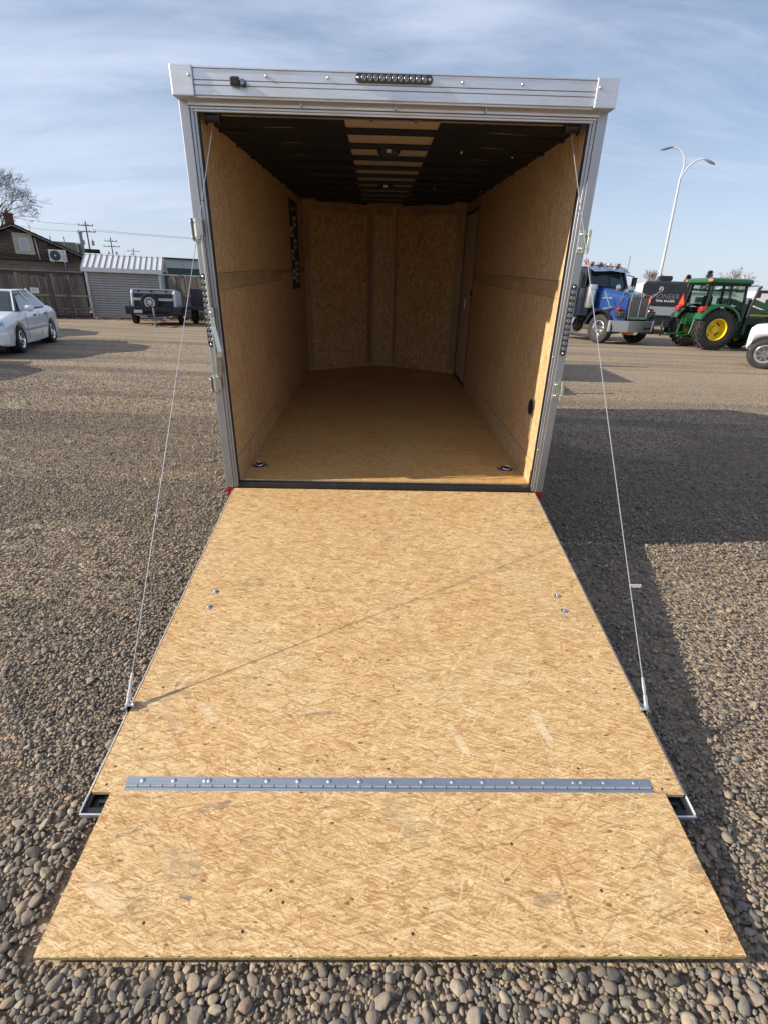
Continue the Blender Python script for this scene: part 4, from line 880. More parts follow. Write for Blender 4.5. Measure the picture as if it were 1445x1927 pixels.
gb = thing('green_building', 'long low building with pale grey band over green wall behind shed', 'building', (-22.3, 39.0, 0), math.atan2(3.6, 7.8))
part('wall', MB().box((0, .05, 0), (26, 9, 2.78)), M['wall_green'], gb); part('sign_band', MB().box((-.05, 0, 2.78), (26.05, 9.05, 3.36)), M['wall_grey'], gb)
for x in np.arange(.8, 26, 1.6): part('band_joint', MB().box((x, -.012, 2.79), (x + .03, -.002, 3.35)), M['tank_grey'], gb)
part('roof_edge', MB().box((-.15, -.12, 3.36), (26.15, 9.2, 3.47)), M['black_metal'], gb); part('sill_trim', MB().box((0, -.03, 2.26), (26, .049, 2.33)), M['trim_white'], gb)
part('roof_box', MB().box((.55, 2.0, 3.47), (1.65, 3.2, 3.82)), M['shingle'], gb); part('bracket', MB().box((8.8, -.03, 2.9), (8.95, -.013, 3.3)), M['tank_grey'], gb)

# ------------------------------------------------------------------ utility poles and wires
def pole(px_, py, h, arms, tanks, label):
    t = thing('utility_pole', label, 'utility pole', (px_, py, 0), R(12), 'wooden utility poles behind the buildings')
    part('pole', MB().cyl((0, 0, 0), (0, 0, h), .17, .11, 10), M['pole_wood'], t)
    for z, w_, ins in arms:
        a = part('crossarm', MB().box((-w_ / 2, -.09, z - .07), (w_ / 2, .09, z + .07)), M['pole_wood'], t)
        for x in np.linspace(-w_ / 2 + .08, w_ / 2 - .08, ins): part('insulator', MB().lathe([(0, .04), (.05, .09), (.12, .07), (.2, .09), (.26, 0)], 8, 2, 0, True, (x, 0, z + .07)), M['tank_grey'], a)
    part('insulator', MB().lathe([(0, .04), (.1, .09), (.2, .06), (.3, 0)], 8, 2, 0, True, (0, 0, h)), M['tank_grey'], t)
    for x, z in tanks:
        k = part('transformer', MB().lathe([(z - .5, 0), (z - .5, .26), (z + .3, .26), (z + .36, .2), (z + .38, 0)], 14, 2, 0, True, (x, 0, 0)), M['tank_grey'], t)
        part('bushing', MB().cyl((x, 0, z + .36), (x - .06, 0, z + .75), .05, n=6), M['tank_grey'], k)
    return t
pole(-59.2, 110.1, 12.0, [(11.4, 2.6, 4), (10.35, 3.2, 4)], [(-.95, 8.55), (.75, 8.5)], 'nearest utility pole with two crossarms and grey transformers above the house')
pole(-71.8, 144.2, 11.9, [(11.1, 2.9, 4), (9.9, 3.8, 4)], [(-.9, 8.2), (.9, 8.3)], 'middle utility pole with two crossarms above the shed roof')
pole(-85.8, 186.3, 12.0, [(11.2, 3.6, 3)], [(-.6, 10.0)], 'farthest utility pole with one short crossarm')
def wires(name, label, a, b2, offs, sag):
    mb = MB(); a, b2 = Vector(a), Vector(b2)
    for o_ in offs: mb.tube([a + (b2 - a) * t + Vector(o_) + Vector((0, 0, -sag * 4 * t * (1 - t))) for t in np.linspace(0, 1, 14)], .028, 4)
    tag(put(name, mb.mesh(name, M['wire'])), label, 'power line')
wires('power_line', 'overhead wire running right from the nearest utility pole', (-58.2, 110.3, 10.55), (-5, 128, 12.0), [(0, 0, 0), (0, 0, .22)], .9)
wires('power_line', 'overhead wires sagging left from the nearest utility pole', (-60.3, 109.7, 11.5), (-66, 74, 12.6), [(0, 0, 0), (.3, .3, -1.15)], 1.2)

# ------------------------------------------------------------------ trees
def bare_tree(name, label, loc, h, seed, spread=.55, depth=6, mt='bark', group=None, lean=(0, 0), thin=1.0, twig=.007):
    r = random.Random(seed); tk, cr = MB(), MB()
    def grow(p, d, l, rad, lv):
        n = 3; pts = [p]; q = p.copy(); dd = d.copy()
        for i in range(n):
            dd = (dd + Vector((r.gauss(0, .13), r.gauss(0, .13), r.gauss(.03, .09)))).normalized(); q = q + dd * (l / n); pts.append(q.copy())
        r1 = max(twig, rad * .62)
        (tk if lv < 2 else cr).tube(pts, [rad + (r1 - rad) * i / n for i in range(n + 1)], 6 if lv < 2 else (4 if lv < 4 else 3))
        if lv >= depth: return
        for k in range(r.choice((2, 3, 3)) if lv else 4):
            a = r.uniform(0, 6.283); s = dd.orthogonal().normalized(); s = Matrix.Rotation(a, 3, dd) @ s
            nd = (dd + s * r.uniform(spread * .6, spread * 1.3)).normalized(); t0 = pts[-1] if k < 2 else pts[-2]
            grow(t0.copy(), nd, l * r.uniform(.62, .86), r1 * r.uniform(.7, .95), lv + 1)
    grow(Vector((0, 0, 0)), Vector((lean[0], lean[1], 1)).normalized(), h * .24, h * .022 * thin, 0)
    t = thing(name, label, 'tree', loc, 0, group); part('trunk', tk, M[mt], t); part('crown', cr, M[mt], t); return t
bare_tree('bare_tree', 'large leafless tree reaching over the old house chimney', (-34.2, 50.0, 0), 14.6, 5, .66, 8, 'bark', twig=.009)
G2 = 'leafless trees beyond the campers'
bare_tree('bare_tree', 'pale leafless tree above the tractor exhaust', (43.0, 70.5, 0), 7.6, 21, .55, 6, 'bark_pale', G2, twig=.02)
bare_tree('bare_tree', 'pale leafless tree at the right picture edge', (50.0, 71.5, 0), 8.2, 33, .6, 6, 'bark_pale', G2, twig=.02)
bare_tree('bare_tree', 'low leafless tree just right of the lamp post foot', (34.9, 72.0, 0), 4.9, 12, .7, 6, 'bark_pale', G2, twig=.018)
bare_tree('poplar_tree', 'tall narrow leafless poplar left of the lamp post', (33.1, 72.8, 0), 7.6, 8, .09, 6, 'bark_pale', G2, thin=.7, twig=.02)
def conifer(label, loc, h, seed):
    r = random.Random(seed); t = thing('conifer_tree', label, 'tree', loc, 0, 'dark conifers beyond the campers')
    part('trunk', MB().cyl((0, 0, 0), (0, 0, h * .95), .16, .03, 8), M['bark'], t); cr = MB()
    for k in range(1500):
        z = h * (.2 + .8 * r.random() ** 1.2); rad = (h - z) * .33 * (.55 + .5 * r.random()) + .1; a = r.uniform(0, 6.283)
        p = Vector((rad * math.cos(a), rad * math.sin(a), z - rad * .25)); s = r.uniform(.12, .3); d1 = Vector((math.cos(a), math.sin(a), r.uniform(-.6, .1))) * s; d2 = Vector((-math.sin(a), math.cos(a), r.uniform(-.3, .3))) * s * .45
        cr.add([p - d1 * .4, p + d2, p + d1, p - d2], [(0, 1, 2, 3)])
    part('crown', cr, M['needle'], t); return t
conifer('dark conifer behind the campers, the shorter of two', (37.3, 71.0, 0), 5.0, 3); conifer('dark conifer behind the campers, the fuller of two', (39.2, 69.8, 0), 5.5, 4)

# ------------------------------------------------------------------ vehicles
def ring(x, w, z0, z1, k=.25, tuck=.0, n=5):
    """cross-section of a car body at x: half width w, from z0 to z1, rounded shoulders"""
    pts = []; h = z1 - z0; r = min(h, w) * k
    half = [(w - tuck, z0), (w, z0 + h * .30), (w, z1 - r)] + [(w - r + r * math.cos(t), z1 - r + r * math.sin(t)) for t in np.linspace(.35, 1.57, n)]
    pts = [(x, y, z) for y, z in half] + [(x, -y, z) for y, z in half[::-1]]
    return pts
def sedan(name, label, loc, rz, paint, group):
    t = thing(name, label, 'car', loc, rz, group)
    prof = [(-2.20, .60, .36, .66), (-2.17, .78, .30, .84), (-2.08, .85, .25, .955), (-1.80, .89, .22, .99), (-1.3, .90, .2, 1.0), (-.4, .915, .19, .985), (.5, .915, .19, .965), (.95, .905, .2, .95), (1.5, .89, .2, .875), (2.0, .86, .22, .79), (2.28, .78, .26, .71), (2.38, .60, .32, .62)]
    P4 = np.array(prof); u0 = np.arange(len(P4)); uu = np.linspace(0, len(P4) - 1, 61)
    def cat(k):                                   # smooth every section parameter along the car
        v = P4[:, k]; tg = np.gradient(v); i = np.minimum(uu.astype(int), len(v) - 2); t_ = uu - i
        return (2 * t_**3 - 3 * t_**2 + 1) * v[i] + (t_**3 - 2 * t_**2 + t_) * tg[i] + (-2 * t_**3 + 3 * t_**2) * v[i + 1] + (t_**3 - t_**2) * tg[i + 1]
    Q4 = np.stack([cat(k) for k in range(4)], 1)
    bm_ = MB().loft([ring(q[0], q[1], q[2], q[3], .30, .05, 8) for q in Q4]); body = part('body', bm_, paint, t)
    cuts = []
    for x in (-1.30, 1.30):
        for s in (-1, 1): cuts.append(MB().cyl((x, s * .62, .31), (x, s * 1.1, .31), .392, n=28).mesh('c', paint))
    cut(body, cuts)
    for x in (-1.30, 1.30):
        for s in (-1, 1):
            part('wheel_well', MB().cyl((x, s * .61, .31), (x, s * .64, .31), .391, n=24), M['seat'], t)
            make_wheel(t, (x, s * .80, .315), .315, .2, .2, M['chrome'], axis=1, spokes=7, side=s, dish=.12)
    # greenhouse: glass body, white roof and pillars
    base = [(1.10, .70, .93), (.95, .80, .93), (-1.2, .80, .97), (-1.62, .66, .97)]; roof = [(.28, .50, 1.375), (.18, .56, 1.385), (-.75, .57, 1.39), (-.95, .48, 1.365)]
    rg = lambda q: [(x, y, z) for x, y, z in q] + [(x, -y, z) for x, y, z in q[::-1]]
    part('window', MB().loft([rg(base), rg(roof)], 0, False), M['tint'], t)
    rr = lambda dz, g: [(x + (g if x > 0 else -g), y + g, z + dz) for x, y, z in roof] + [(x + (g if x > 0 else -g), -y - g, z + dz) for x, y, z in roof[::-1]]
    part('roof', MB().loft([rr(-.012, .02), rr(.012, .022), rr(.035, -.06)], 0, True), paint, t)
    for s in (-1, 1):
        for a, b2, w_ in (((1.03, .765, .935), (.24, .545, 1.38), .07), ((-1.42, .745, .975), (-.86, .54, 1.375), .13), ((-.28, .81, .96), (-.22, .573, 1.38), .055)):
            pl = MB(); beam(pl, (a[0], s * (a[1] + .004), a[2]), (b2[0], s * (b2[1] + .004), b2[2]), w_, .03, (0, s, 0)); part('pillar', pl, paint, t)
        gl = MB(); fr_ = MB()
        for (x0, x1, u0, u1) in ((.80, -.22, .16, -.17), (-.34, -1.18, -.26, -.72)):
            gl.add([(x0, s * .808, .985), (x1, s * .812, .985), (u1, s * .582, 1.345), (u0, s * .580, 1.34)], [(0, 1, 2, 3)])
            fr_.add([(x0 + .05, s * .806, .965), (x1 - .05, s * .810, .965), (u1 - .03, s * .574, 1.362), (u0 + .03, s * .572, 1.358)], [(0, 1, 2, 3)])
        part('window_frame', fr_, M['seat'], t)
        part('side_window', gl, M['tint_sky_sheen'], t)
        part('side_moulding', MB().box((-.92, s * .916, .50), (.92, s * .928, .545)), M['wall_grey'], t, .004)
        part('moulding_line', MB().box((-.90, s * .914, .488), (.90, s * .922, .497)), M['tank_grey'], t)
        for x in (-1.02, -.30, .78): part('door_seam', MB().box((x, s * .906, .3), (x + .006, s * .9165, .90)), M['tank_grey'], t)
        for x in (-.92, -.02): part('door_handle', MB().box((x, s * .905, .80), (x + .16, s * .93, .835)), M['seat'], t, .006)
        mm = MB(); mm.ball((.72, s * 1.0, 1.0), (.06, .11, .075)); mm.box((.69, s * .8, .95), (.74, s * .96, .985)); part('mirror', mm, paint, t)
        hl = part('headlight', MB().loft([[(2.13, s * .46, .60), (2.13, s * .84, .60), (2.10, s * .83, .755), (2.12, s * .46, .74)], [(2.385, s * .46, .60), (2.24, s * .80, .60), (2.16, s * .79, .745), (2.33, s * .46, .73)]], 0, False), M['lens'], t)
        part('side_marker', MB().box((2.12, s * .8, .40), (2.345, s * .865 if False else s * .74, .45)), M['red'], t)
        part('tail_lamp', MB().box((-2.19, s * .45, .64), (-2.05, s * .84, .80)), M['red_lens'], t)
    part('grille', MB().box((2.33, -.4, .60), (2.392, .4, .70)), M['chrome'], t, .01)
    bp = MB().loft([ring(2.1, .885, .28, .54, .2), ring(2.35, .82, .28, .54, .2), ring(2.46, .6, .30, .52, .2)]); part('front_bumper', bp, paint, t)
    bp = MB().loft([ring(-1.95, .895, .30, .56, .2), ring(-2.22, .82, .30, .56, .2), ring(-2.28, .6, .32, .54, .2)]); part('rear_bumper', bp, paint, t)
    part('dashboard', MB().box((.6, -.7, .9), (.95, .7, .96)), M['seat'], t)
    return t
HS_ = math.atan2(-.954, .30)
sedan('sedan_car', 'pearl white four door sedan parked by the board fence', (-10.22, 13.87, 0), HS_, M['silver_paint'], 'parked sedans')
sedan('sedan_car', 'dark sedan mostly hidden behind the white sedan', (-13.6, 17.6, 0), HS_ + .12, M['dark_paint'], 'parked sedans')
sedan('sedan_car', 'second white sedan out of frame whose shadow reaches onto the gravel', (-10.35, 8.95, 0), HS_ - .2, M['white_paint'], 'parked sedans')

# small black trailer with a covered tub and a spare wheel -------------
tt = thing('tub_trailer', 'small black trailer with white tub, grey cover and spare wheel', 'trailer', (-10.45, 24.2, 0), R(14))
part('frame', MB().box((-.95, -.95, .40), (.95, 1.5, .50)).box((-1.12, -.98, .44), (-.62, -.6, .74)).box((.62, -.98, .44), (1.12, -.6, .74)).box((-.62, -.98, .58), (.62, -.92, .76)), M['black_metal'], tt, .01)
fm = MB()
for s in (-1, 1): fm.box((s * .78, -.6, .70), (s * 1.16, .9, .76)).box((s * 1.13, -.6, .45), (s * 1.16, .9, .7)); fm.cyl((s * .7, -.95, .42), (0, -2.1, .42), .045, n=4)
part('fender', fm, M['black_metal'], tt)
for s in (-1, 1): make_wheel(tt, (s * .97, .15, .33), .33, .24, .19, M['chrome'], axis=0, side=s)
part('tub', MB().box((-.80, -.62, .72), (.78, 1.35, 1.28)), M['black_metal'], tt, .03)
for s in (-1, 1): part('tub_side', MB().prism([(-.66, .74), (1.38, .74), (1.38, 1.33), (-.40, 1.44), (-.60, 1.30)], 0, s * .80, s * .90), M['trim_white'], tt, .02)
part('cover', MB().prism([(-.70, .98), (-.40, 1.42), (1.36, 1.40), (1.36, 1.32), (-.5, 1.0)], 0, -.79, .79), M['cover'], tt, .02)
part('cover_rail', MB().box((-.9, -.46, 1.41), (.9, -.38, 1.45)), M['trim_white'], tt)
for x in (-.62, -.1, .5): part('cover_latch', MB().box((x, -.50, 1.34), (x + .06, -.46, 1.41)), M['black_metal'], tt)
make_wheel(tt, (-.12, -.86, .92), .37, .22, .21, M['trim_white'], axis=1, spokes=8, side=-1, name='spare_wheel', dish=.15)
tj = part('tongue', MB().box((-.05, -2.2, .38), (.05, -.9, .46)).box((.1, -1.2, .62), (.75, -.95, .70)), M['black_metal'], tt)
part('jack', MB().cyl((.16, -1.9, .08), (.16, -1.9, .75), .035, n=8).lathe([(.0, .1), (.03, .1), (.08, .03)], 10, 2, 0, True, (.16, -1.9, 0)), M['tank_grey'], tt)
part('plate', MB().box((-.78, -1.0, .50), (-.45, -.985, .62)), M['trim_white'], tt); part('side_reflector', MB().box((-.98, -.7, .62), (-.92, -.64, .95)), M['green'], tt)
dt = thing('dump_trailer', 'black flat trailer half hidden behind the left door post', 'trailer', (-8.75, 26.0, 0), R(10))
part('deck', MB().box((-.8, -1.2, .62), (.9, 2.2, .76)), M['black_metal'], dt, .01); part('front_gate', MB().box((-.75, -.2, .76), (-.05, -.12, 1.5)).box((.05, -.2, .76), (.85, -.12, 1.42)), M['black_metal'], dt, .01)
for s in (-1, 1): make_wheel(dt, (s * .66 + .05, -.2, .36), .36, .24, .2, M['galv'], axis=0, side=s)
part('side_lamp', MB().box((-.81, -1.15, .66), (-.8, -1.05, .72)), M['amber'], dt)

# trailer parked ahead, out of sight behind the open one ---------------
ut = thing('utility_trailer', 'low rail sided trailer hidden ahead of the cargo trailer, seen by its shadow', 'trailer', (2.7, 12.6, 0), R(-4))
part('deck', MB().box((-.8, -1.2, .50), (.8, 1.6, .60)), M['black_metal'], ut); 
rl = MB(); rl.box((-.8, -1.2, .6), (-.76, 1.6, 1.0)).box((.76, -1.2, .6), (.8, 1.6, 1.0)).box((-.8, 1.5, .6), (.8, 1.6, 1.75)); part('side_rail', rl, M['black_metal'], ut)
for s in (-1, 1): make_wheel(ut, (s * .92, .2, .32), .32, .2, .18, M['galv'], axis=0, side=s)
part('tongue', MB().box((-.05, -3.0, .42), (.05, -1.2, .50)).cyl((0, -2.8, 0), (0, -2.8, .9), .05, n=8), M['black_metal'], ut)

# blue truck tractor ---------------------------------------------------
tk = thing('semi_truck', 'blue conventional truck tractor with chrome grille and deep bumper', 'truck', (9.75, 23.25, 0), math.atan2(-.90, .435)); tk.scale = (1.09, 1.09, 1.09)
hood = MB().loft([[(x, y, z) for y, z in ((-w1, zb_), (-w1, zt_ - .12), (-w1 + .14, zt_), (w1 - .14, zt_), (w1, zt_ - .12), (w1, zb_))] for x, w1, zb_, zt_ in ((-.85, .80, 1.0, 2.02), (-.2, .70, 1.0, 1.93), (.45, .61, .98, 1.82), (.70, .585, .96, 1.76))], 0, False)
part('hood', hood, M['blue'], tk, .012)
part('hood_top', MB().loft([[(x, y, z) for y, z in ((-w1, zt_ - .02), (-w1 + .06, zt_ + .014), (w1 - .06, zt_ + .014), (w1, zt_ - .02))] for x, w1, zt_ in ((-.86, .68, 2.02), (-.2, .57, 1.93), (.45, .48, 1.82), (.68, .45, 1.765))], 0, False), M['navy'], tk)
for s in (-1, 1):
    fe_ = MB(); a0 = np.linspace(-10, 168, 12)
    fe_.loft([[(.60 * math.cos(R(a)) * 1.02, s * .58, .56 + .68 * math.sin(R(a)) - .05), (.60 * math.cos(R(a)) * 1.06, s * 1.14, .56 + .68 * math.sin(R(a)) - .07), (.66 * math.cos(R(a)) * 1.06, s * 1.16, .56 + .74 * math.sin(R(a)) - .05), (.66 * math.cos(R(a)) * 1.04, s * .58, .60 + .78 * math.sin(R(a)) - .03)] for a in a0], 0, True)
    part('fender', fe_, M['navy'], tk)
    part('fender_front', MB().loft([[(.45, s * .58, .80), (.45, s * 1.12, .80), (.45, s * 1.10, 1.20), (.45, s * .60, 1.36)], [(.78, s * .58, .80), (.74, s * .98, .80), (.70, s * .95, 1.10), (.70, s * .58, 1.28)]], 0, False), M['blue'], tk, .02)
    hl = part('headlight', MB().box((.55, s * .66, .98), (.765, s * .98, 1.17)), M['lens'], tk, .03, 2)
    part('lamp_bezel', MB().box((.5, s * .63, .945), (.745, s * 1.01, 1.20)), M['black_metal'], tk, .03, 2); part('turn_lamp', MB().box((.52, s * .74, 1.21), (.70, s * .93, 1.29)), M['red_lens'], hl, .02)
    make_wheel(tk, (0, s * .96, .52), .52, .3, .30, M['chrome'], axis=1, spokes=8, side=s, dish=.5)
    ml = MB(); ml.cyl((.30, s * .98, 1.28), (-.05, s * 1.02, 1.85), .018, n=6); ml.cyl((.48, s * .62, 1.5), (.75, s * 1.0, 1.95), .014, n=6) if s > 0 else ml.cyl((.4, s * .66, 1.4), (.62, s * .72, 1.95), .014, n=6)
    ml.ball((.75, s * 1.0, 1.98), (.04, .11, .12)) if s > 0 else ml.ball((.35, s * .82, 1.98), (.04, .12, .12))
    part('fender_mirror', ml, M['chrome'], tk)
    dm = MB(); dm.box((-.95, s * 1.28, 1.95), (-.86, s * 1.50, 2.42)); dm.cyl((-1.0, s * 1.0, 2.5), (-.9, s * 1.35, 2.44), .02, n=6).cyl((-1.0, s * 1.0, 1.95), (-.9, s * 1.35, 1.98), .02, n=6); part('door_mirror', dm, M['black_metal'], tk, .02)
    part('air_cleaner', MB().lathe([(1.25, 0), (1.25, .17), (1.34, .19), (1.9, .19), (1.92, .21), (1.98, .21), (2.0, .17), (2.08, .17), (2.1, 0)], 18, 2, 0, True, (-.72, s * 1.0, 0)), M['steel'], tk)
    part('door_seam', MB().box((-1.2, s * 1.043, 1.0), (-1.185, s * 1.053, 2.6)), M['seat'], tk); part('step_tank', MB().cyl((-1.2, s * .95, .62), (-2.9, s * .95, .62), .30, n=16), M['chrome'], tk)
cabm = MB(); cabm.loft([[(x, y, z) for y, z in ((-w1, .95), (-w1, zt_ - .14), (-w1 + .16, zt_), (w1 - .16, zt_), (w1, zt_ - .14), (w1, .95))] for x, w1, zt_ in ((-2.6, 1.02, 2.70), (-1.35, 1.02, 2.70), (-1.12, .99, 2.68))], 0, False)
cabm.box((-1.12, -.99, .95), (-.80, .99, 2.02))
part('cab', cabm, M['navy'], tk, .02)
ws_ = MB(); ws_.add([(-.86, -.93, 2.04), (-.80, 0, 2.04), (-.86, .93, 2.04), (-1.09, .86, 2.60), (-1.03, 0, 2.62), (-1.09, -.86, 2.60)], [(0, 1, 4, 5), (1, 2, 3, 4)]); ws_.add([(-.89, -.93, 2.04), (-.83, 0, 2.04), (-.89, .93, 2.04), (-1.12, .86, 2.60), (-1.06, 0, 2.62), (-1.12, -.86, 2.60)], [(5, 4, 1, 0), (4, 3, 2, 1)]); part('windscreen', ws_, M['tint'], tk)
pm = MB(); beam(pm, (-.80, 0, 2.03), (-1.03, 0, 2.63), .05, .03, (0, 1, 0))
for s in (-1, 1): beam(pm, (-.85, s * .955, 2.02), (-1.09, s * .885, 2.63), .09, .09, (0, 1, 0))
part('pillar', pm, M['navy'], tk)
for s in (-1, 1): part('side_window', MB().box((-2.05, s * 1.021, 2.0), (-1.27, s * 1.026, 2.52)), M['tint'], tk)
vz = MB(); vz.loft([[(-.84, y, 2.62 - abs(y) * .06), (-.80, y, 2.60 - abs(y) * .06), (-1.12, y, 2.76), (-1.14, y, 2.70)] for y in np.linspace(-.98, .98, 7)], 0, False); part('sun_visor', vz, M['chrome'], tk)
part('roof_cap', MB().box((-2.5, -.9, 2.70), (-1.15, .9, 2.80)), M['tank_grey'], tk, .05, 2)
for y, mt in ((-.78, 'tank_grey'), (.62, 'tank_grey'), (-.35, 'tank_grey')): part('roof_lamp', MB().box((-1.3, y - .09, 2.80), (-1.12, y + .09, 2.90)), M[mt], tk, .02)
for y in (-.5, -.25, 0, .25, .5): part('marker_lamp', MB().box((-1.2, y - .04, 2.78), (-1.12, y + .04, 2.81)), M['amber'], tk, .01)
part('beacon', MB().lathe([(2.80, .07), (2.98, .06), (3.0, 0)], 10, 2, 0, True, (-1.5, -.75, 0)), M['red_lens'], tk)
part('exhaust', MB().tube([(-2.75, .55, 1.0), (-2.75, .55, 2.85), (-2.75, .52, 2.98), (-2.85, .45, 3.08)], .075, 10), M['chrome'], tk); part('antenna', MB().cyl((-1.0, 1.0, 2.5), (-1.05, 1.05, 3.2), .01, n=5), M['black_metal'], tk)
part('air_horn', MB().cyl((-1.6, .2, 2.86), (-1.1, .2, 2.86), .025, .05, n=8), M['chrome'], tk)
gs_ = MB(); gs_.box((.66, -.52, .93), (.79, -.44, 1.74)).box((.66, .44, .93), (.79, .52, 1.74)).box((.66, -.52, 1.66), (.80, .52, 1.77)).box((.66, -.52, .90), (.79, .52, .97)).box((.755, -.012, .95), (.80, .012, 1.68)); gr = part('grille_surround', gs_, M['chrome'], tk, .012)
part('grille_mesh', MB().box((.70, -.45, .96), (.755, .45, 1.67)), M['grille'], gr)
for k in range(16): part('grille_bar', MB().box((.755, -.44, .98 + k * .0435), (.764, .44, .99 + k * .0435)), M['grille'], gr)
em = MB(); beam(em, (.81, -.10, 1.75), (.81, -.045, 1.66), .03, .02); beam(em, (.81, -.045, 1.66), (.81, 0, 1.74), .03, .02); beam(em, (.81, 0, 1.74), (.81, .045, 1.66), .03, .02); beam(em, (.81, .045, 1.66), (.81, .10, 1.75), .03, .02); part('emblem', em, M['steel'], gr)
scp = MB()
for k, (x, z) in enumerate(((-.38, 1.60), (-.30, 1.61), (-.22, 1.605), (-.12, 1.61), (-.04, 1.60))): beam(scp, (x, -.725 + (x + .38) * .12, z), (x + .06, -.716 + (x + .38) * .12, z + .035), .014, .01, (0, 1, 0))
part('side_script', scp, M['steel'], tk)
bp = MB(); prof_ = [(.62, -1.20), (.98, -.62), (1.02, 0), (.98, .62), (.62, 1.20)]
bp.loft([[(x, y, .46), (x, y, .86), (x - .07, y, .86), (x - .07, y, .46)] for x, y in prof_], 0, False); bu = part('bumper', bp, M['bumper'], tk, .01)
part('tow_slot', MB().box((.97, .18, .56), (1.03, .52, .64)), M['seat'], bu); part('plate', MB().box((.6, -.45, .36), (.9, -.15, .46)), M['amber'], bu)
chs = MB(); chs.box((-6.5, -.45, .75), (.6, -.30, 1.0)).box((-6.5, .30, .75), (.6, .45, 1.0)).box((-.7, -.55, .45), (.6, .55, .95)); part('chassis', chs, M['black_metal'], tk)
for x in (-4.6, -5.9):
    for s in (-1, 1): make_wheel(tk, (x, s * .9, .52), .52, .5, .30, M['chrome'], axis=1, side=s, dish=.4)
part('headache_rack', MB().box((-3.2, -1.1, 1.0), (-3.05, 1.1, 2.3)), M['black_metal'], tk)

# travel trailer with dark front cap ------------------------------------
tv = thing('travel_trailer', 'travel trailer with charcoal front cap and pale lettering between truck and tractor', 'camper trailer', (14.9, 30.2, 0), math.atan2(-.955, -.30))
fprof = [(0.0, .50), (.03, 1.0), (.03, 1.45), (-.03, 2.05), (-.16, 2.42), (-.22, 2.50), (-.31, 2.58), (-.42, 2.65), (-.58, 2.71), (-.85, 2.76)]
body = [(x, z) for x, z in fprof] + [(-6.5, 2.78), (-6.5, .50)]
vb_ = MB(); sec = lambda x: [(x, y, z) for y, z in ((-1.22, .5), (-1.22, 2.42), (-1.17, 2.58), (-1.03, 2.69), (-.85, 2.735), (.85, 2.735), (1.03, 2.69), (1.17, 2.58), (1.22, 2.42), (1.22, .5))]
vb_.loft([sec(-6.5), sec(-.80)], 0, False); vb_.loft([[(x - .04, -1.2, z), (x - .04, 1.2, z), (-.9, 1.2, z), (-.9, -1.2, z)] for x, z in fprof[:6]], 0, False); part('body', vb_, M['rv_white'], tv)
def strip(z_a, z_b, off, w_, mt, name):
    z_list = [z_a] + [z for _, z in fprof if z_a < z < z_b] + [z_b]; xi = lambda z: float(np.interp(z, [q[1] for q in fprof], [q[0] for q in fprof])) + off
    mb = MB(); wz = lambda z: w_ * float(np.interp(z, [2.3, 2.5, 2.62, 2.7, 2.76], [1, .985, .94, .87, .74])); mb.loft([[(xi(z), -wz(z), z), (xi(z), wz(z), z), (xi(z) - .03, wz(z), z), (xi(z) - .03, -wz(z), z)] for z in z_list], 0, False); return part(name, mb, M[mt], tv)
strip(.50, 1.02, .012, 1.225, 'char_panel', 'rock_guard'); strip(1.02, 1.46, .014, 1.225, 'grey_panel', 'grey_band'); cap = strip(1.46, 2.76, .012, 1.225, 'char_panel', 'front_cap')
for s in (-1, 1):
    ch_ = MB(); ch_.prism([(s * .62, 1.452), (s * 1.20, 1.70), (s * 1.20, 1.74), (s * .60, 1.485)], 0, .03, .062); part('chevron', ch_, M['letter'], tv)
    cp = MB(); cp.prism([(s * .72, 1.46), (s * 1.226, 1.46), (s * 1.226, 1.68)], 0, .0, .055); part('corner_band', cp, M['grey_panel'], tv)
def lettering(body_, size, z, mt):
    me_ = text_mesh(body_, size, .004); me_.materials.append(M[mt]); o = put('lettering', me_, tv, (.038, 0.0, z)); o.rotation_euler = (R(90), 0, R(90)); o.location.x = float(np.interp(z + .1, [q[1] for q in fprof], [q[0] for q in fprof])) + .035
    o.rotation_euler = (R(86), 0, R(90)); return o
lettering('PIONEER', .34, 1.86, 'letter'); lettering('TRAIL BLAZER', .15, 1.70, 'trim_white')
part('roof_unit', MB().box((-2.2, -.35, 2.78), (-1.3, .35, 3.05)), M['char_panel'], tv, .08, 2); 
for s in (-1, 1):
    part('window', MB().box((-1.9, s * 1.221, 1.6), (-1.0, s * 1.232, 2.15)), M['tint'], tv); part('side_stripe', MB().box((-6.3, s * 1.221, 1.0), (-.3, s * 1.227, 1.12)), M['char_panel'], tv)
    make_wheel(tv, (-3.6, s * 1.02, .35), .35, .22, .2, M['chrome'], axis=1, side=s)
part('tongue', MB().cyl((0, -.6, .48), (1.25, 0, .48), .05, n=4).cyl((0, .6, .48), (1.25, 0, .48), .05, n=4).cyl((1.0, 0, .0), (1.0, 0, .8), .04, n=8).box((.15, -.35, .5), (.6, .35, .85)), M['black_metal'], tv)

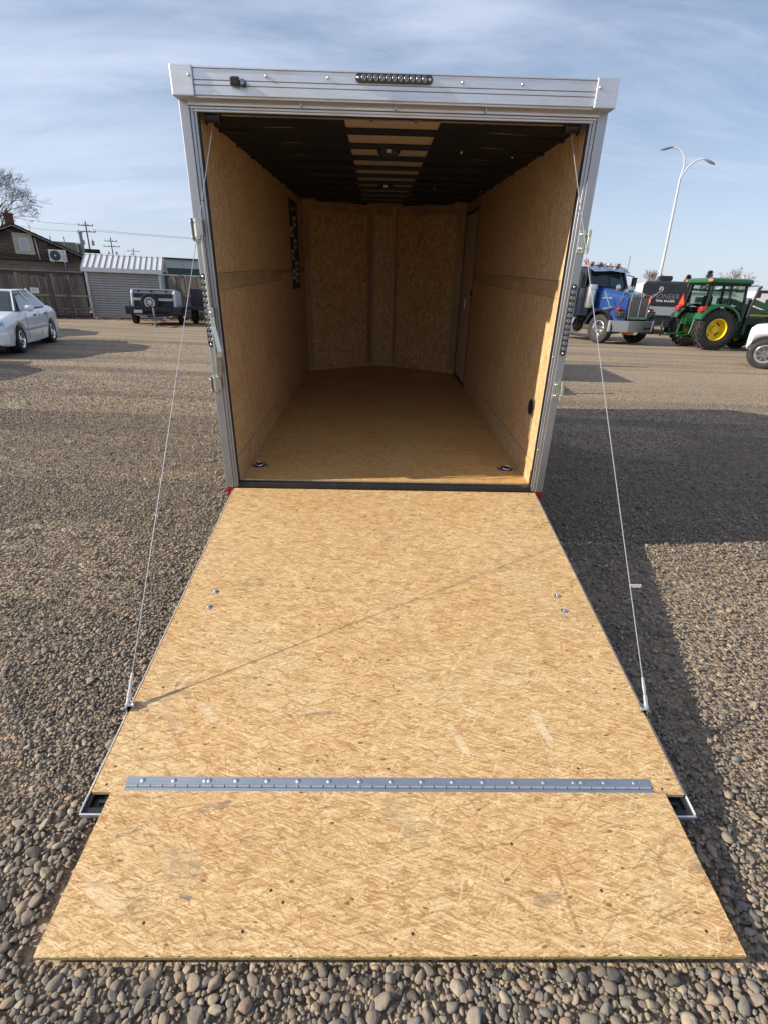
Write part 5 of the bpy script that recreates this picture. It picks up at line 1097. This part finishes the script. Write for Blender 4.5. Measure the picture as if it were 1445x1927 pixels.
# row of white campers far behind ----------------------------------------
for i, (x, y, a, L_, lab) in enumerate(((25.5, 62.0, 3, 8.0, 'white camper in the far row, nearest the dark front travel trailer'), (34.6, 62.0, -6, 8.0, 'white camper in the far row, left of the green tractor cab'), (43.6, 60.5, -8, 8.5, 'white camper with dark windows behind the tractor cab'), (53.0, 60.0, -10, 8.5, 'white camper at the right end of the far row'))):
    c = thing('camper_trailer', lab, 'camper trailer', (x, y, 0), R(a), 'white campers in the far row')
    part('body', MB().prism([(-L_ / 2, .55), (L_ / 2 - .3, .55), (L_ / 2, 1.5), (L_ / 2 - .4, 3.1), (-L_ / 2, 3.15)], 1, -1.2, 1.2), M['rv_white'], c, .06)
    for x0, x1 in ((-3.2, -2.0), (-1.2, .2), (1.2, 2.6)): part('window', MB().box((x0, -1.225, 1.75), (x1, -1.201, 2.35)), M['tint'], c)
    part('roof_edge', MB().box((-L_ / 2, -1.26, 2.98), (L_ / 2 - .4, -1.201, 3.2)), M['char_panel'], c); part('stripe', MB().box((-L_ / 2 + .1, -1.215, 1.0), (L_ / 2 - .3, -1.201, 1.3)), M['grey_panel'], c)
    for x0 in (-2.2, 1.5): part('roof_unit', MB().box((x0, -.4, 3.15), (x0 + .9, .4, 3.45)), M['rv_white'], c, .08)
    part('awning', MB().cyl((-2.6, -1.3, 2.85), (2.4, -1.3, 2.85), .09, n=8), M['wall_grey'], c)
    for s in (-1, 1): make_wheel(c, (-.6, s * 1.0, .35), .35, .22, .2, M['chrome'], axis=1, side=s)

# street lamp -------------------------------------------------------------
la = thing('street_lamp', 'tall white lamp post with two curved arms', 'street lamp', (20.57, 43.4, 0))
part('pole', MB().tube([(0, 0, 0), (0, 0, 5), (-.12, .02, 9.95)], [.13, .105, .075], 12).lathe([(0, .28), (.25, .28), (.35, .17)], 12, 2), M['lamp_pole'], la)
for pts, tip in (([(-.12, .02, 9.9), (-.05, .02, 10.7), (-.17, .1, 11.3), (-.5, .3, 11.72), (-.98, .48, 11.86)], (-1.28, .55, 11.80)), ([(-.12, .02, 9.9), (.12, -.1, 10.45), (.42, -.28, 10.85), (.82, -.48, 11.02), (1.05, -.58, 10.98)], (1.3, -.66, 10.86))):
    # smooth the arm with a Catmull-Rom pass
    P_ = [Vector(p) for p in pts]; P_ = [2 * P_[0] - P_[1]] + P_ + [2 * P_[-1] - P_[-2]]; sm = []
    for i in range(1, len(P_) - 2):
        for u in np.linspace(0, 1, 6, endpoint=False): sm.append(.5 * ((2 * P_[i]) + (P_[i + 1] - P_[i - 1]) * u + (2 * P_[i - 1] - 5 * P_[i] + 4 * P_[i + 1] - P_[i + 2]) * u * u + (3 * P_[i] - P_[i - 1] - 3 * P_[i + 1] + P_[i + 2]) * u ** 3))
    sm.append(P_[-2]); a = part('arm', MB().tube(sm, list(np.linspace(.07, .045, len(sm))), 8), M['lamp_pole'], la)
    e_ = Vector(tip) - P_[-2]; hd = MB(); d = e_.normalized(); side = d.cross(Vector((0, 0, 1))).normalized(); up_ = side.cross(d)
    hd.loft([[P_[-2] + d * t * .75 + side * (w_ * c_) + up_ * (h_ * s_) for c_, s_ in ((-1, 0), (-.6, .8), (.6, .8), (1, 0), (.6, -.6), (-.6, -.6))] for t, w_, h_ in ((-.1, .05, .05), (.15, .13, .09), (.6, .16, .11), (1.0, .06, .05))]); part('lamp_head', hd, M['tank_grey'], la)

# green tractor -----------------------------------------------------------
gt = thing('farm_tractor', 'green farm tractor with yellow wheel rims and glass cab', 'tractor', (12.6, 22.05, 0), R(3))
for s in (-1, 1):
    make_wheel(gt, (0, s * .80, .77), .745, .46, .40, M['yellow'], axis=1, side=s, name='rear_wheel', tread=22, dish=.55)
    for rw_ in [o for o in gt.children if o.name.startswith('rear_wheel')][-1:]:
        sl2 = MB()
        for a in (0.9, -.75, 2.6, -2.3):
            q0 = [(.29 * math.cos(a + dt * .38 - 0) * f_, .29 * math.sin(a + dt * .38) * f_) for f_, dt in ((1.03, -1), (1.03, 1), (.83, 1), (.83, -1))]
            sl2.add([(x, s * (.46 * .44 - .46 * .55) + s * .004, z) for x, z in q0], [(0, 1, 2, 3)])
        part('rim_slot', sl2, M['seat'], rw_)
        nb_ = MB()
        for k in range(8): nb_.ball((.16 * math.cos(k * .785), s * (.46 * .44 - .46 * .55) + s * .012, .16 * math.sin(k * .785)), .016, 6, 4)
        part('wheel_nut', nb_, M['yellow'], rw_)
    make_wheel(gt, (2.15, s * .76, .50), .50, .32, .28, M['yellow'], axis=1, side=s, name='front_wheel', tread=18, dish=.3)
    fd = MB(); fd.loft([[(.80 * math.cos(R(a)) * rr_, s * y, .80 + .80 * math.sin(R(a)) * rr_) for y, rr_ in ((.56, 1.06), (1.05, 1.06), (1.06, 1.0), (1.05, 1.11), (.58, 1.12))] for a in np.linspace(22, 158, 14)], 0, True); part('fender', fd, M['green'], gt)
    part('tail_lamp', MB().loft([[(-.78, s * .66, 1.40), (-.78, s * .94, 1.40), (-.76, s * .92, 1.56), (-.76, s * .68, 1.56)], [(-.58, s * .66, 1.44), (-.58, s * .94, 1.44), (-.56, s * .92, 1.60), (-.56, s * .68, 1.60)]], 0, False), M['red_lens'], gt, .02)
    part('work_lamp', MB().lathe([(-.62, .0), (-.62, .06), (-.55, .06)], 10, 0, 0, True, (0, s * .62, 2.34)), M['lens'], gt)
CB = [(-.52, .74, 1.42), (1.02, .74, 1.30), (1.02, -.74, 1.30), (-.52, -.74, 1.42)]; CT = [(-.36, .66, 2.42), (.92, .66, 2.42), (.92, -.66, 2.42), (-.36, -.66, 2.42)]
for i in range(4):
    a, b2, c, d = Vector(CB[i]), Vector(CB[(i + 1) % 4]), Vector(CT[(i + 1) % 4]), Vector(CT[i]); n_ = (b2 - a).cross(d - a).normalized() * .008
    g_ = MB(); g_.add([a - n_, b2 - n_, c - n_, d - n_, a + n_, b2 + n_, c + n_, d + n_], [(3, 2, 1, 0), (4, 5, 6, 7), (0, 1, 5, 4), (1, 2, 6, 5), (2, 3, 7, 6), (3, 0, 4, 7)]); part('window', g_, M['glass'], gt)
    pm = MB(); beam(pm, a + Vector((0, 0, -.05)), d + Vector((0, 0, .05)), .075, .075, (0, 1, 0)); part('cab_post', pm, M['plastic'], gt)
for s in (-1, 1):
    pm = MB(); beam(pm, (.34, s * .745, 1.34), (.36, s * .665, 2.44), .06, .05, (0, 1, 0)); part('cab_post', pm, M['plastic'], gt)
part('roof', MB().loft([[(x, y, 2.42 + dz) for x, y in ((-.62 + g_, -.80 + g_), (1.08 - g_, -.80 + g_), (1.16 - g_, -.6), (1.16 - g_, .6), (1.08 - g_, .80 - g_), (-.62 + g_, .80 - g_))] for g_, dz in ((.02, 0), (0, .05), (.02, .14), (.16, .19))], 0, False), M['green'], gt, .01)
part('roof_lining', MB().box((-.52, -.74, 2.36), (1.06, .74, 2.425)), M['plastic'], gt, .02)
for s in (-1, 1): part('warning_lamp', MB().box((-.66, s * .80 - .11, 2.46), (-.58, s * .80 + (.0 if s > 0 else .11), 2.56)), M['amber'], gt, .02)
part('seat', MB().box((-.05, -.26, 1.25), (.42, .26, 1.42)).box((-.12, -.25, 1.38), (.02, .25, 1.98)), M['seat'], gt, .06, 2)
part('steering_wheel', MB().tube([(.70 + .09 * math.cos(t), .19 * math.sin(t), 1.66 + .16 * math.cos(t)) for t in np.linspace(0, 6.283, 20)], .016, 6).cyl((.70, 0, 1.66), (.95, 0, 1.35), .04, n=8), M['plastic'], gt)
part('cab_base', MB().box((-.50, -.55, .85), (1.05, .55, 1.32)).box((.2, -.74, .72), (1.0, .74, 1.30)), M['green_dark'], gt, .04)
part('hood', MB().loft([[(x, y, z) for y, z in ((-w1, .92), (-w1, zt_ - .12), (-w1 * .7, zt_), (w1 * .7, zt_), (w1, zt_ - .12), (w1, .92))] for x, w1, zt_ in ((1.03, .40, 1.62), (2.0, .37, 1.55), (2.75, .33, 1.46), (2.92, .26, 1.36))], 0, True), M['green'], gt)
part('hood_side', MB().box((1.05, -.42, .95), (2.75, .42, 1.24)), M['green_dark'], gt, .02); part('engine', MB().box((.2, -.28, .45), (2.75, .28, .95)).box((1.95, -.75, .42), (2.35, .75, .58)).cyl((0, -.6, .77), (0, .6, .77), .16, n=10), M['green_dark'], gt, .02)
part('rear_housing', MB().box((-.35, -.3, .5), (.5, .3, 1.2)), M['green_dark'], gt, .05)
hi_ = MB()
for s in (-1, 1): hi_.tube([(-.2, s * .38, .62), (-.75, s * .42, .52), (-1.15, s * .44, .48)], .035, 6).tube([(-.3, s * .36, 1.15), (-.62, s * .40, 1.12), (-.72, s * .42, .55)], .028, 6).ball((-1.17, s * .44, .48), .06, 8, 6)
hi_.tube([(-.35, 0, 1.02), (-.8, 0, 1.0), (-1.0, .02, .8)], .03, 6).box((-.75, -.04, .36), (-.3, .04, .42)).box((-.62, .1, .9), (-.36, .3, 1.1)); part('hitch_linkage', hi_, M['green'], gt)
part('hitch_frame', MB().tube([(-.38, -.3, 1.25), (-.45, -.3, .8), (-.4, -.15, .5)], .03, 6).tube([(-.38, .3, 1.25), (-.5, .32, .75), (-.4, .15, .5)], .03, 6).tube([(-.4, .1, 1.2), (-.55, .12, 1.0), (-.42, .2, .7)], .02, 6), M['plastic'], gt)
tri = MB(); tri.prism([(.46 - .2, 1.62), (.46 + .2, 1.62), (.46, 2.02)], 0, -.80, -.785); tr_ = part('slow_vehicle_triangle', tri, M['orange'], gt, .01); part('bracket', MB().cyl((-.775, .46, 1.3), (-.775, .46, 1.75), .018, n=6), M['plastic'], tr_)
tb = MB()
for a, b2 in (((.26, 1.62), (.66, 1.62)), ((.66, 1.62), (.46, 2.02)), ((.46, 2.02), (.26, 1.62))): beam(tb, (-.803, a[0], a[1]), (-.803, b2[0], b2[1]), .045, .006, (1, 0, 0))
part('triangle_border', tb, M['red_lens'], tr_)
part('loader_mast', MB().loft([[(1.30 + dx_, -.62 + y, z) for dx_, y in ((-.07, -.06), (.07, -.06), (.07, .06), (-.07, .06))] for z in (.6, 1.9)], 0, False).loft([[(1.30 + dx_, .62 + y, z) for dx_, y in ((-.07, -.06), (.07, -.06), (.07, .06), (-.07, .06))] for z in (.6, 1.9)], 0, False), M['green_dark'], gt, .01)
part('exhaust', MB().tube([(1.18, -.80, 1.0), (1.22, -.84, 1.75), (1.30, -.86, 2.22), (1.38, -.86, 2.36)], .05, 10), M['plastic'], gt)
mr_ = MB(); mr_.tube([(1.0, -.68, 2.35), (1.15, -1.0, 2.36), (1.18, -1.12, 2.2)], .014, 6).box((1.14, -1.22, 1.95), (1.19, -1.04, 2.22)); part('mirror', mr_, M['plastic'], gt)
part('loader_boom', MB().prism([(1.25, 1.75), (1.45, 1.9), (3.3, 1.35), (3.6, .6), (3.45, .55), (3.15, 1.2)], 1, -.68, -.58).prism([(1.25, 1.75), (1.45, 1.9), (3.3, 1.35), (3.6, .6), (3.45, .55), (3.15, 1.2)], 1, .58, .68), M['green'], gt)
part('loader_bucket', MB().prism([(3.5, .1), (4.2, .1), (4.15, .2), (3.6, .25), (3.55, .75), (3.45, .7)], 1, -.95, .95), M['green'], gt)
part('decal', MB().box((1.5, -.376, 1.30), (2.4, -.385 - .0, 1.36)), M['yellow'], gt)

# white pickup at the right edge -------------------------------------------
pu = thing('pickup_truck', 'white pickup cut by the right picture edge, chrome wheel showing', 'pickup truck', (11.38, 16.12, 0), R(180 - 38))
pb = MB().loft([ring(*p) for p in ((.53, .74, .62, .98), (.50, .90, .56, 1.10), (.40, .96, .5, 1.19), (.0, .985, .48, 1.24), (-.8, .99, .48, 1.28), (-1.2, .99, .48, 1.28), (-3.4, .99, .5, 1.28), (-5.2, .98, .55, 1.28))]); pbo = part('body', pb, M['white_paint'], pu)
cut(pbo, [MB().cyl((x, s * .66, .43), (x, s * 1.2, .43), .475, n=32).mesh('c', M['seat']) for x in (0, -3.7) for s in (-1, 1)])
for x in (0, -3.7):
    for s in (-1, 1):
        part('wheel_well', MB().cyl((x, s * .60, .43), (x, s * .63, .43), .47, n=24), M['seat'], pu); make_wheel(pu, (x, s * .86, .405), .405, .28, .25, M['chrome'], axis=1, spokes=8, side=s, dish=.1)
part('cab', MB().loft([[(x, y, z) for y, z in ((-w1, 1.27), (-w1 * .86, zt_), (w1 * .86, zt_), (w1, 1.27))] for x, w1, zt_ in ((-3.1, .95, 1.9), (-2.9, .95, 1.93), (-1.7, .95, 1.93), (-1.0, .93, 1.3))], 0, False), M['white_paint'], pu, .02)
for s in (-1, 1): part('window', MB().prism([(-2.95, 1.35), (-1.35, 1.35), (-1.75, 1.85), (-2.85, 1.85)], 1, s * .90, s * .96), M['tint'], pu)
part('bumper', MB().loft([[(x, y, z) for z in (.50, .66)] + [(x - .1, y, .66), (x - .1, y, .50)] for x, y in ((.40, -.93), (.50, -.80), (.56, 0), (.50, .80), (.40, .93))], 0, False), M['chrome'], pu, .01)
for s in (-1, 1): part('headlight', MB().box((.34, s * .52, .86), (.525, s * .74, 1.0)), M['lens'], pu, .02)
